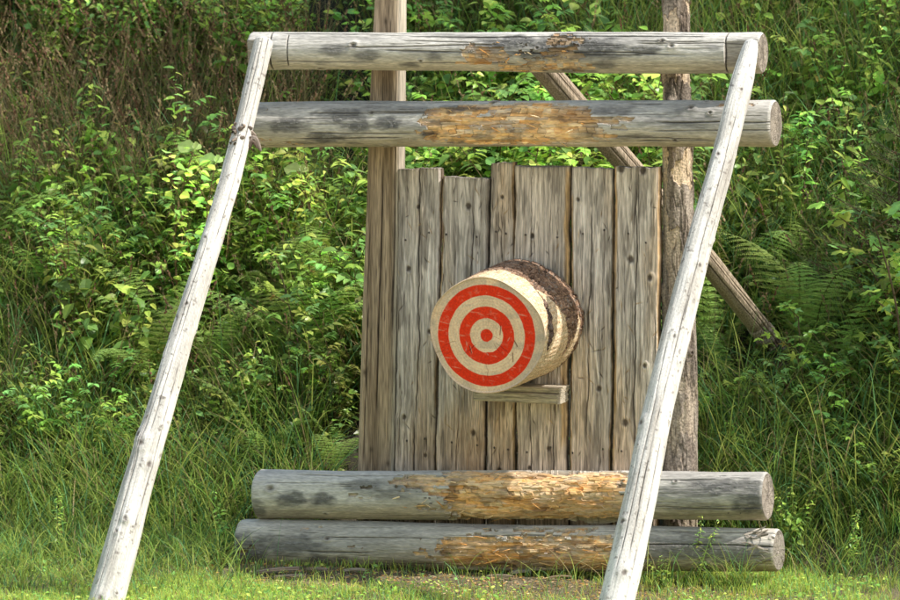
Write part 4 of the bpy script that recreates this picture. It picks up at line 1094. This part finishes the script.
bright_sapling(11, gp(172, 360), .92, 13, 'sunlit sapling with bright rounded leaves standing free left of the left pole')
bright_sapling(12, gp(207, 345), .80, 9, 'slimmer sunlit sapling touching the left pole from behind')
bright_sapling(13, gp(300, 330), .70, 8, 'bright sapling between the left pole and the brown sawn post')
put('maple', gp(905, 470), 1.35, 'large lobed leaved seedling at the right edge below the young spruce')
put('maple', gp(352, 402), .8, 'lobed leaved seedling beside the brown sawn post')
FN = [((812, 372), 1.2, 'largest fern, its pale fronds arching right of the logs', None), ((752, 300), .9, 'dark shaded fern just right of the second log end', None),
      ((735, 400), .75, 'sunlit fern between the bark post and the dark grass', None), ((250, 325), .95, 'fern with upright fronds right of the left pole below the second log', None),
      ((262, 470), .72, 'small bright fern left of the lower logs', None), ((335, 478), .55, 'little fern peeping over the log beside the sawn post', None)]
for k, ((a, b), s_, lb, gr) in enumerate(FN): make_fern(300+k, gp(a, b), s_*.92, lb, gr, 5)
for k in range(18):
    p = on_ground([rgp.uniform(-40, 350)], [rgp.uniform(240, 400)])[0]
    make_fern(400+k, tuple(p), rgp.uniform(.75, 1.1), 'green fern among the weeds on the left half of the slope', 'ferns on the left half of the slope')
for k in range(10):
    p = on_ground([rgp.uniform(700, 960)], [rgp.uniform(200, 400)])[0]
    make_fern(500+k, tuple(p), rgp.uniform(.6, .9), 'green fern in the shade on the right half of the slope', 'ferns on the right half of the slope')
for k in range(5):
    p = on_ground([rgp.uniform(400, 660)], [rgp.uniform(180, 330)])[0]
    make_fern(600+k, tuple(p), rgp.uniform(.6, .95), 'green fern behind the boards', 'ferns behind the boards')
for r_ in FRONDS:
    for ch in list(r_.children): bpy.data.objects.remove(ch)
    bpy.data.objects.remove(r_)
for (kd, v), rec in PROTO.items():
    if not rec[1]:
        for ch in list(rec[0].children): bpy.data.objects.remove(ch)
        bpy.data.objects.remove(rec[0])

for (a, b, s_, lb) in ((697, 585, .30, 'leafy sprig growing in front of the right half of the lowest log'), (662, 592, .22, 'small weed at the foot of the right pole'), (226, 560, .36, 'leafy weed left of the end of the lowest log'), (792, 560, .40, 'leafy weed right of the end of the lowest log'), (845, 575, .30, 'low weed in the lawn right of the logs'), (60, 560, .30, 'low weed in the lawn left of the left pole')):
    put('willowherb' if a in (697, 60, 845) else 'nettle', gp(a, b), s_, lb)
# ---- young spruce at the right edge
def spruce():
    rg = np.random.default_rng(33); sm, lm = MB(), MB(); h = .95
    P = np.stack([np.linspace(0, .03, 10), np.zeros(10), np.linspace(0, h, 10)], -1); tube(sm, P, np.linspace(.011, .003, 10), (0.12, 0.085, 0.06), 6)
    def needles(Q, n, l, col):
        t = rg.uniform(0, 1, n); p = along(Q, t); ax = norm(Q[-1]-Q[0]); v = rg.normal(0, 1, (n, 3)); v -= (v@ax)[:, None]*ax; v /= np.linalg.norm(v, axis=1)[:, None]
        d = v+ax*.9; place(lm, NEED, p, d, rg.normal(0, 1, (n, 3)), l*rg.uniform(.8, 1.2, n), np.array(col)*rg.uniform(.75, 1.25, n)[:, None])
    for k in range(34):
        t = .12+.85*k/34; b = along(P, np.array([t]))[0]; a = k*2.4; l = .42*(1.05-t)+.05; u = np.linspace(0, 1, 6)
        Q = b+np.stack([np.cos(a)*l*u, np.sin(a)*l*u, l*(.35*u+.15*u**2)], -1); tube(sm, Q, np.linspace(.004, .0015, 6), (0.15, 0.11, 0.07), 4)
        needles(Q, int(240*l)+20, .016, (0.15, 0.23, 0.085))
        for f_ in (.35, .55, .75):
            for sg in (-1, 1):
                b2 = along(Q, np.array([f_]))[0]; a2 = a+sg*.75; l2 = l*.45; Q2 = b2+np.stack([np.cos(a2)*l2*u, np.sin(a2)*l2*u, l2*.45*u], -1)
                tube(sm, Q2, .0015, (0.17, 0.13, 0.07), 3); needles(Q2, int(260*l2)+15, .014, (0.19, 0.27, 0.09))
        tip = Q[-1]; dv = norm(Q[-1]-Q[-2]+np.array((0, 0, .03))); Q3 = tip+dv*np.linspace(0, .10, 5)[:, None]; needles(Q3, 60, .012, (0.42, 0.46, 0.16))
    for (a, l) in ((0.2, .22), (2.2, .17), (4.1, .19), (1.2, .15)):
        b = P[-1]-np.array((0, 0, .06)); u = np.linspace(0, 1, 6); Q = b+np.stack([np.cos(a)*l*.45*u, np.sin(a)*l*.45*u, l*u], -1)
        tube(sm, Q, .003, (0.2, 0.17, 0.08), 4); needles(Q, 110, .011, (0.44, 0.46, 0.17))
    root = empty('young_spruce', gp(893, 352), .5, label='young spruce with pale upright shoots at the right edge of the slope', cat='spruce')
    sm.build('trunk', M_dry, root); lm.build('crown', M_leaf, root)
NEED = leaf_t(2, .12, 0, 0)
spruce()

# ---- grass
def grass(mb, pos, h, w, bend, col0, col1, rg, seg=5, az=None, straight=0.0):
    N = len(pos); h = np.broadcast_to(h, (N,)); w = np.broadcast_to(w, (N,)); bend = np.broadcast_to(bend, (N,))
    az = rg.uniform(0, 2*PI, N) if az is None else az
    d = np.stack([np.cos(az), np.sin(az), np.zeros(N)], -1)
    sa = az+PI/2+rg.normal(0, .7, N); sd = np.stack([np.cos(sa), np.sin(sa), np.zeros(N)], -1)
    t = np.linspace(0, 1, seg+1)
    lean = np.abs(rg.normal(0, .22, N))*(seg > 3)
    fw = lean[:, None]*t[None]+bend[:, None]*t[None]**2*(1-0.15*t[None]); upz = t[None]-bend[:, None]**1.5*0.62*t[None]**2.6
    P = pos[:, None, :]+d[:, None, :]*(h[:, None]*fw)[..., None]
    P[..., 2] += h[:, None]*upz
    ww = (w[:, None]*(0.65+0.5*t-1.13*t**2.2)[None]).clip(0.0003)
    Vl = P-sd[:, None, :]*ww[..., None]; Vr = P+sd[:, None, :]*ww[..., None]
    V = np.stack([Vl, Vr], 2).reshape(N, -1, 3); n = (seg+1)*2
    k = np.arange(seg)*2; F0 = np.stack([k, k+1, k+3, k+2], -1)
    F = (F0[None]+(np.arange(N)*n)[:, None, None]).reshape(-1, 4)
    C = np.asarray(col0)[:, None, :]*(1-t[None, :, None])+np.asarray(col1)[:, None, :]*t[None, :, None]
    mb.add(V.reshape(-1, 3), F, np.repeat(C[:, :, None, :], 2, 2).reshape(-1, 3))
    return P[:, -1, :], P[:, -1, :]-P[:, -2, :]

def gcols(rg, N, dry=0.12):
    b = np.array((0.055, 0.118, 0.020)); y = np.array((0.205, 0.230, 0.052)); k = np.array((0.050, 0.110, 0.044))
    f = rg.random(N)[:, None]; c = b*(1-f)+y*f; c = np.where(rg.random(N)[:, None] < .25, k, c)
    s = np.array((0.13, 0.103, 0.052)); c = np.where(rg.random(N)[:, None] < dry, s*rg.uniform(.6, 1.1, N)[:, None], c)
    c = 3.5*c*(0.50+0.90*rg.random(N)**1.2)[:, None]
    return c*np.minimum(1, 0.50/c.max(1))[:, None]

rgg = np.random.default_rng(55)
def pts_in(n, xr, yr):
    x = rgg.uniform(*xr, n); y = rgg.uniform(*yr, n); return np.stack([x, y, H(x, y)], -1)

# lawn in front
mb = MB()
def lawn(n, xr, yr, hr, w, thin=True):
    p = pts_in(n, xr, yr)
    dens = fbm(p[:, 0]*2.2, p[:, 1]*2.2, 61)
    bare = np.exp(-(np.abs(p[:, 1]+0.48+0.10*(dens-.5))/0.24)**4)*sstep(-1.0, -.75, p[:, 0])*sstep(1.75, .75, p[:, 0])
    keep = rgg.random(n) < np.clip(0.35+1.3*sstep(.35, .6, dens), 0, 1)*(1-.93*bare) if thin else np.ones(n, bool)
    p = p[keep]; N = len(p); tuft = 0.6+0.9*fbm(p[:, 0]*5, p[:, 1]*5, 62)
    c = gcols(rgg, N, .08)*1.9*np.array((1.08, 1, .9)); c = c*np.minimum(1, 0.72/c.max(1))[:, None]
    grass(mb, p, rgg.uniform(*hr, N)*tuft, rgg.uniform(.6, 1.3, N)*w, rgg.uniform(.1, .9, N), c*.5, c*1.1, rgg, 3)  # blade roots darkened, shade within the sward painted in
lawn(120000, (-2.6, 2.7), (-2.1, 0.25), (.02, .06), .0018)
lawn(16000, (-7, 7), (-9, -2.0), (.04, .09), .004)
# little round leaves in the sward
n = 16000; p = pts_in(n, (-2.6, 2.7), (-2.0, 0.1)); d = np.stack([rgg.normal(0, 1, n), rgg.normal(0, 1, n), rgg.uniform(.0, .6, n)], -1)
kp = (fbm(p[:, 0]*3, p[:, 1]*3, 66) > .48) & ~((np.abs(p[:, 1]+.36) < .15) & (p[:, 0] > -.8) & (p[:, 0] < 1.5) & (rgg.random(n) < .85)); p = p[kp]; d = d[kp]
p[:, 2] += rgg.uniform(.005, .04, len(p))
place(mb, L_SMALL, p, d, np.array((0, 0, 1.0))+rgg.normal(0, .4, (len(p), 3)), rgg.uniform(.010, .024, len(p)), gcol(rgg, len(p), 1.15))
tag(mb.build('lawn_grass', M_grass), 'short sunlit grass and clover growing in front of the logs', 'grass', kind='stuff')

# tall grass over the bank
mb = MB()
def tall(n, xr, yr, hr, w, br, dry, dark=1.0, space='px', clump=True):
    if space == 'px': p = on_ground(rgg.uniform(*xr, n//8), rgg.uniform(*yr, n//8)); p = np.repeat(p, 8, 0)
    else: p = np.repeat(pts_in(n//8, xr, yr), 8, 0)
    N = len(p); p = p+np.concatenate([rgg.normal(0, .035, (N, 2)), np.zeros((N, 1))], 1); p[:, 2] = H(p[:, 0], p[:, 1])
    ok = ~((p[:, 1] < .14) & (p[:, 1] > -.62) & (p[:, 0] > -.80) & (p[:, 0] < 1.5))
    p = p[ok]; N = len(p)
    px_, py_ = project(p); low = np.ones(N)
    for a, b, c0, d0 in CLEAR[:4]: low = np.where((px_ > a) & (px_ < b) & (py_ > c0) & (py_ < d0), .5, low)
    c = gcols(rgg, N, dry)*dark; base = np.repeat(rgg.uniform(.7, 1.25, N//8+1), 8)[:N]
    return grass(mb, p, rgg.uniform(*hr, N)*base*low, rgg.uniform(.6, 1.3, N)*w, rgg.uniform(*br, N), c*.30, c*1.12, rgg, 6)  # dark roots: shade between the blades put into their colour
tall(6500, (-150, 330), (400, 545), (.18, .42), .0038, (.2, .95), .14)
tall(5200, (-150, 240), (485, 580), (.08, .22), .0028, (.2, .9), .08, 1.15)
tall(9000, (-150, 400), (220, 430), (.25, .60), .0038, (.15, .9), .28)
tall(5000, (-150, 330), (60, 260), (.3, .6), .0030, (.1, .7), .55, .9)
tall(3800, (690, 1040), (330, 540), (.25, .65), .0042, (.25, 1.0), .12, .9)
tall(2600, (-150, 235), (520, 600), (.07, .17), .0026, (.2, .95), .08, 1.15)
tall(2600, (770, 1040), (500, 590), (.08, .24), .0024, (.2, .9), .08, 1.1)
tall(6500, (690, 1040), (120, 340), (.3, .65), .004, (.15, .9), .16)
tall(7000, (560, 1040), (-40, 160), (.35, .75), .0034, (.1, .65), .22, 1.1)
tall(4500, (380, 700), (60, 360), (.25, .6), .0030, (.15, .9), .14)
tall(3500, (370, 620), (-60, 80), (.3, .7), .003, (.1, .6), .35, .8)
tall(5000, (-5.5, 5.5), (.4, 6.5), (.3, .6), .003, (.15, .9), .2, 1, 'xy')
tall(1000, (690, 790), (470, 560), (.2, .5), .003, (.3, 1.0), .1)
# thin tufts at the foot of the lower log and poles
for (a, b, m) in ((655, 590, 40), (700, 585, 26), (742, 585, 40), (770, 575, 60), (560, 592, 22), (500, 590, 12), (610, 590, 24), (250, 575, 30), (120, 600, 40), (455, 590, 10)):
    p = on_ground([a]*m, [b]*m); p[:, :2] += rgg.normal(0, .05, (m, 2)); p[:, 1] = np.minimum(p[:, 1], -.29); p[:, 2] = H(p[:, 0], p[:, 1])
    c = gcols(rgg, m, .2)*1.1; grass(mb, p, rgg.uniform(.06, .24, m), .002, rgg.uniform(.2, .9, m), c*.7, c, rgg, 6)
tag(mb.build('tall_grass', M_grass), 'tall uncut grass covering the slope behind the stand', 'grass', kind='stuff')

# dry flowering stalks with seed heads
mb = MB()
def stalks(n, xr, yr, hr, colr):
    p = on_ground(rgg.uniform(*xr, n), rgg.uniform(*yr, n)); c = np.array((0.40, 0.31, 0.17))*rgg.uniform(*colr, n)[:, None]
    if n > 60: c = np.where(rgg.random(n)[:, None] < .3, np.array((0.22, 0.13, 0.075)), c)
    tip, dv = grass(mb, p, rgg.uniform(*hr, n), .0015, rgg.uniform(.05, .35, n), c, c, rgg, 6)
    dv /= np.linalg.norm(dv, axis=1)[:, None]
    for k in range(14):
        f = rgg.uniform(-.09, .02, n)[:, None]; place(mb, L_SMALL, tip+dv*f, dv+rgg.normal(0, .28, (n, 3)), rgg.normal(0, 1, (n, 3)), rgg.uniform(.008, .017, n), c*1.1)
stalks(1500, (-150, 330), (60, 300), (.45, .85), (.6, 1.1))
stalks(200, (-150, 330), (300, 470), (.4, .7), (.35, .75))
stalks(160, (690, 1040), (200, 420), (.4, .8), (.5, 1.0))
stalks(260, (640, 1040), (-30, 160), (.5, .95), (.6, 1.0))
stalks(160, (370, 680), (-40, 300), (.5, .9), (.6, 1.2))
tag(mb.build('dry_stalks', M_dry), 'straw coloured dry grass stalks with seed heads on the slope', 'grass', kind='stuff')

# low leafy cover that hides the soil of the bank
mb = MB()
def cover(n, xr, yr, hz, size, bright, tm):
    p = on_ground(rgg.uniform(*xr, n//6), rgg.uniform(*yr, n//6)); p = np.repeat(p, 6, 0); n = len(p)
    p[:, :2] += rgg.normal(0, .06, (n, 2)); p[:, 2] = H(p[:, 0], p[:, 1])+rgg.uniform(.02, hz, n)
    ok = ~((p[:, 1] < .16) & (p[:, 0] > -.78) & (p[:, 0] < 1.5)); p = p[ok]; n = len(p)
    d = np.stack([rgg.normal(0, 1, n), rgg.normal(0, 1, n), rgg.uniform(-.3, .5, n)], -1)
    place(mb, tm, p, d, np.array((0, -.2, 1.0))+rgg.normal(0, .4, (n, 3)), size*rgg.uniform(.6, 1.4, n), gcol(rgg, n, bright)*np.interp(p[:, 2]-H(p[:, 0], p[:, 1]), [0, .3], [.35, 1.0])[:, None])  # leaves near the soil painted darker, as if shaded by those above
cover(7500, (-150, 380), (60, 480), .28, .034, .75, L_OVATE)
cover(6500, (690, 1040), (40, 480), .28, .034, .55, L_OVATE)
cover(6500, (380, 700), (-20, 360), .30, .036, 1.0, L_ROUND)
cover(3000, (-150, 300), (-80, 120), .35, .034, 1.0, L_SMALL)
cover(1500, (-150, 260), (470, 600), .06, .030, 1.1, L_LANCE)
tag(mb.build('undergrowth', M_leaf), 'mixed low leaves carpeting the slope between the weeds', 'undergrowth', kind='stuff')

# leaf litter and fine bits on the bare strip
mb = MB()
n = 4200; p = pts_in(n, (-.95, 1.5), (-.78, -.24)); p[:, 2] += .003
d = np.stack([rgg.normal(0, 1, n), rgg.normal(0, 1, n), rgg.normal(0, .15, n)], -1)
place(mb, leaf_t(2, .35, .1, .1), p, d, np.array((0, 0, 1.0))+rgg.normal(0, .25, (n, 3)), rgg.uniform(.006, .028, n), CHOP[rgg.integers(0, 6, n)]*rgg.uniform(.45, 1.0, n)[:, None])
tag(mb.build('wood_litter', M_dry), 'fine wood bits and dry litter on the soil along the lowest log', 'litter', kind='stuff')

# slabs of split wood lying at the foot of the log
def chip(px, py, l, w, rz, tint, label, tilt=0.05):
    p = on_ground([px], [py])[0]; seed = px*.13
    mb = plank_box(-l/2, l/2, -w/2, w/2, 0, w*.38, seed, tint, nL=40)
    V = mb.V[0]; t = (V[:, 0]+l/2)/l; V[:, 1] *= 1-.55*np.abs(t-.4)**1.2; V[:, 2] += .004*np.sin(t*3)+.006
    o = mb.build('wood_splinter', M_log); o.location = tuple(p+np.array((0, 0, .004))); o.rotation_euler = (0, -tilt, rz)
    tag(o, label, 'splinter', 'split wood lying along the lowest log')
chip(278, 574, .17, .032, .28, (0.46, 0.34, 0.27), 'longest pinkish split slab at the left foot of the lowest log', .10)
chip(290, 580, .13, .020, .12, (0.40, 0.31, 0.25), 'thin split strip lying in front of the pinkish slab')
chip(318, 573, .10, .026, -.2, (0.34, 0.26, 0.2), 'short brown split piece right of the pinkish slab')
chip(355, 574, .09, .022, .15, (0.44, 0.37, 0.3), 'pale split piece below the black stains of the lowest log')
chip(500, 580, .11, .020, -.1, (0.42, 0.33, 0.24), 'tan splinter below the middle of the lowest log')
chip(521, 575, .08, .030, .5, (0.45, 0.38, 0.34), 'broad pale chip near the middle of the lowest log')
chip(560, 581, .09, .016, .3, (0.40, 0.29, 0.19), 'narrow tan splinter left of the right leaning pole')

# ---- unseen trees, added so that their shade falls across the slope
def tree(name, base, h, crown, cr, seed, label, group, leaf=.085, n=5200, trunk_r=.07, limbs=9):
    rg = np.random.default_rng(seed); base = np.array(base, float); crown = np.array(crown, float)-base
    root = empty(name, tuple(base), label=label, cat='tree', group=group)
    tm, lm = MB(), MB(); K = 16; t = np.linspace(0, 1, K)
    top = np.array((crown[0], crown[1], crown[2]+cr[2]*.7)); P = np.stack([top[0]*t**1.6, top[1]*t**1.6, -.1+(top[2]+.1)*t], -1)
    P[:, :2] += .05*np.stack([np.sin(t*7+seed), np.cos(t*6+seed)-math.cos(seed)], -1)*t[:, None]
    tube(tm, P, trunk_r*(1-.85*t)+.004, (0.17, 0.145, 0.12), 10)
    cl = []
    for k in range(limbs):
        f = .45+.5*k/limbs; b = along(P, np.array([f]))[0]; a = k*2.4+rg.normal(0, .3)
        e = crown+np.array((math.cos(a)*cr[0], math.sin(a)*cr[1], rg.uniform(-.7, .7)*cr[2]))*rg.uniform(.6, 1)
        u = np.linspace(0, 1, 7)[:, None]; Q = b+(e-b)*u+np.array((0, 0, .15))*np.sin(u*PI); tube(tm, Q, np.linspace(trunk_r*.35, .006, 7), (0.16, 0.135, 0.11), 6)
        cl += [Q[i] for i in (3, 4, 5, 6)]
    cl = np.array(cl); N = n; q = cl[rg.integers(0, len(cl), N)]+rg.normal(0, 1, (N, 3))*np.array(cr)*.20
    d = rg.normal(0, 1, (N, 3)); d[:, 2] -= .3
    place(lm, L_SMALL, q, d, np.array((0, 0, 1.0))+rg.normal(0, .6, (N, 3)), leaf*rg.uniform(.7, 1.3, N), gcol(rg, N, .9))
    tm.build('trunk', M_bark, root); lm.build('crown', M_leaf, root)
def shade(px, py, dist, cr, seed, off, label, group, n=4200, up=0.3, **kw):
    """a tree whose crown stands between the sun and the given spot of the slope"""
    q = on_ground([px], [py])[0]+np.array((0, 0, up)); c = q+SUN*dist; b = np.array((c[0]+off[0], c[1]+off[1], 0.0)); b[2] = H(b[0], b[1])-.05
    tree('tree', b, c[2], c, cr, seed, label, group, n=n, **kw)
#@@TREES@@
shade(70, 200, 9.0, (.7, .7, .4), 71, (1.5, 1.2), 'unseen slender tree added to shade the upper slope', 'unseen trees shading the upper slope', 1300)
shade(235, 130, 9.5, (.6, .6, .4), 72, (1.2, 1.0), 'unseen slender tree added to shade the upper slope', 'unseen trees shading the upper slope', 1500)
shade(20, 30, 9.0, (1.1, 1.0, .7), 73, (1.0, 1.5), 'unseen slender tree added to shade the upper slope', 'unseen trees shading the upper slope', 3800)
shade(490, 8, 8.0, (.8, .7, .5), 74, (1.0, 1.5), 'unseen slender tree added to shade the upper slope', 'unseen trees shading the upper slope', 4200)
shade(850, 250, 5.0, (.75, .7, .50), 75, (.9, .5), 'unseen broadleaf tree added to shade the slope on the right', 'unseen broadleaf trees shading the right', 800)
shade(820, 450, 5.4, (.7, .6, .45), 76, (1.0, .6), 'unseen broadleaf tree added to shade the slope on the right', 'unseen broadleaf trees shading the right', 1500)
shade(830, 130, 6.0, (.8, .7, .5), 78, (1.0, .9), 'unseen broadleaf tree added to shade the slope on the right', 'unseen broadleaf trees shading the right', 1200)
shade(905, 380, 6.0, (.6, .6, .45), 77, (1.0, .6), 'unseen broadleaf tree added to shade the slope on the right', 'unseen broadleaf trees shading the right', 1000)

# thin stems standing in the gloom at the top of the slope
for k, (a, b, r_) in enumerate(((474, 30, .018), (452, 26, .012), (512, 34, .012), (536, 28, .016), (596, 40, .013), (428, 22, .01), (215, 18, .014))):
    p = on_ground([a], [b])[0]; mb = MB(); t = np.linspace(0, 1, 10); P = np.stack([.06*np.sin(t*3+k)*t, .05*np.cos(t*2+k)*t, -.05+2.6*t], -1)
    tube(mb, P, r_*(1-.5*t), np.array((0.20, 0.15, 0.11))*(.7+.1*(k % 4)), 7)
    root = empty('young_tree', tuple(p), label='thin bare young stem in the shade at the top of the slope', cat='tree', group='thin stems at the top of the slope')
    mb.build('trunk', M_bark, root); lm = MB(); rg = np.random.default_rng(k); n = 260
    q = along(P, rg.uniform(.62, 1, n))+rg.normal(0, .22, (n, 3)); place(lm, L_OVATE, q, rg.normal(0, 1, (n, 3)), np.array((0, 0, 1.0))+rg.normal(0, .5, (n, 3)), rg.uniform(.04, .09, n), gcol(rg, n, .9))
    lm.build('crown', M_leaf, root)

# ------------------------------------------------------------------ light, world, camera
w = bpy.data.worlds.new('World'); scene.world = w; w.use_nodes = True
n, l = w.node_tree.nodes, w.node_tree.links
bg = n['Background']; sky = n.new('ShaderNodeTexSky'); sky.sky_type = 'NISHITA'; sky.sun_disc = False
sky.sun_elevation = math.radians(52); sky.sun_rotation = math.atan2(SUN[0], SUN[1]); sky.dust_density = 2.0; sky.ozone_density = 0.6; sky.air_density = 2.2
l.new(sky.outputs[0], bg.inputs[0]); bg.inputs[1].default_value = 0.15
sl = bpy.data.lights.new('sun', 'SUN'); sl.energy = 5.0; sl.angle = math.radians(0.5); sl.color = (1.0, 0.95, 0.86)
so = bpy.data.objects.new('sun', sl); COL.objects.link(so); so.rotation_euler = Vector(-SUN).to_track_quat('-Z', 'Y').to_euler(); so.location = tuple(SUN*20)

cd = bpy.data.cameras.new('camera'); cam = bpy.data.objects.new('camera', cd); COL.objects.link(cam)
cam.matrix_world = Matrix(((RIGHT[0], UP[0], -FWD[0], CAM[0]), (RIGHT[1], UP[1], -FWD[1], CAM[1]), (RIGHT[2], UP[2], -FWD[2], CAM[2]), (0, 0, 0, 1)))
cd.sensor_width = 36; cd.lens = 36*DIST/(900*MPP); cd.clip_start = 0.5; cd.clip_end = 1500
cd.dof.use_dof = True; cd.dof.focus_distance = DIST; cd.dof.aperture_fstop = 5.6
scene.camera = cam
scene.view_settings.view_transform = 'Standard'; scene.view_settings.look = 'None'; scene.view_settings.exposure = 0; scene.view_settings.gamma = 1
scene.render.engine = 'CYCLES'; c_ = scene.cycles
c_.max_bounces = 3; c_.diffuse_bounces = 3; c_.glossy_bounces = 1; c_.transmission_bounces = 2; c_.use_light_tree = False; c_.adaptive_threshold = 0.025; c_.transparent_max_bounces = 4
c_.use_denoising = True; c_.caustics_reflective = False; c_.caustics_refractive = False
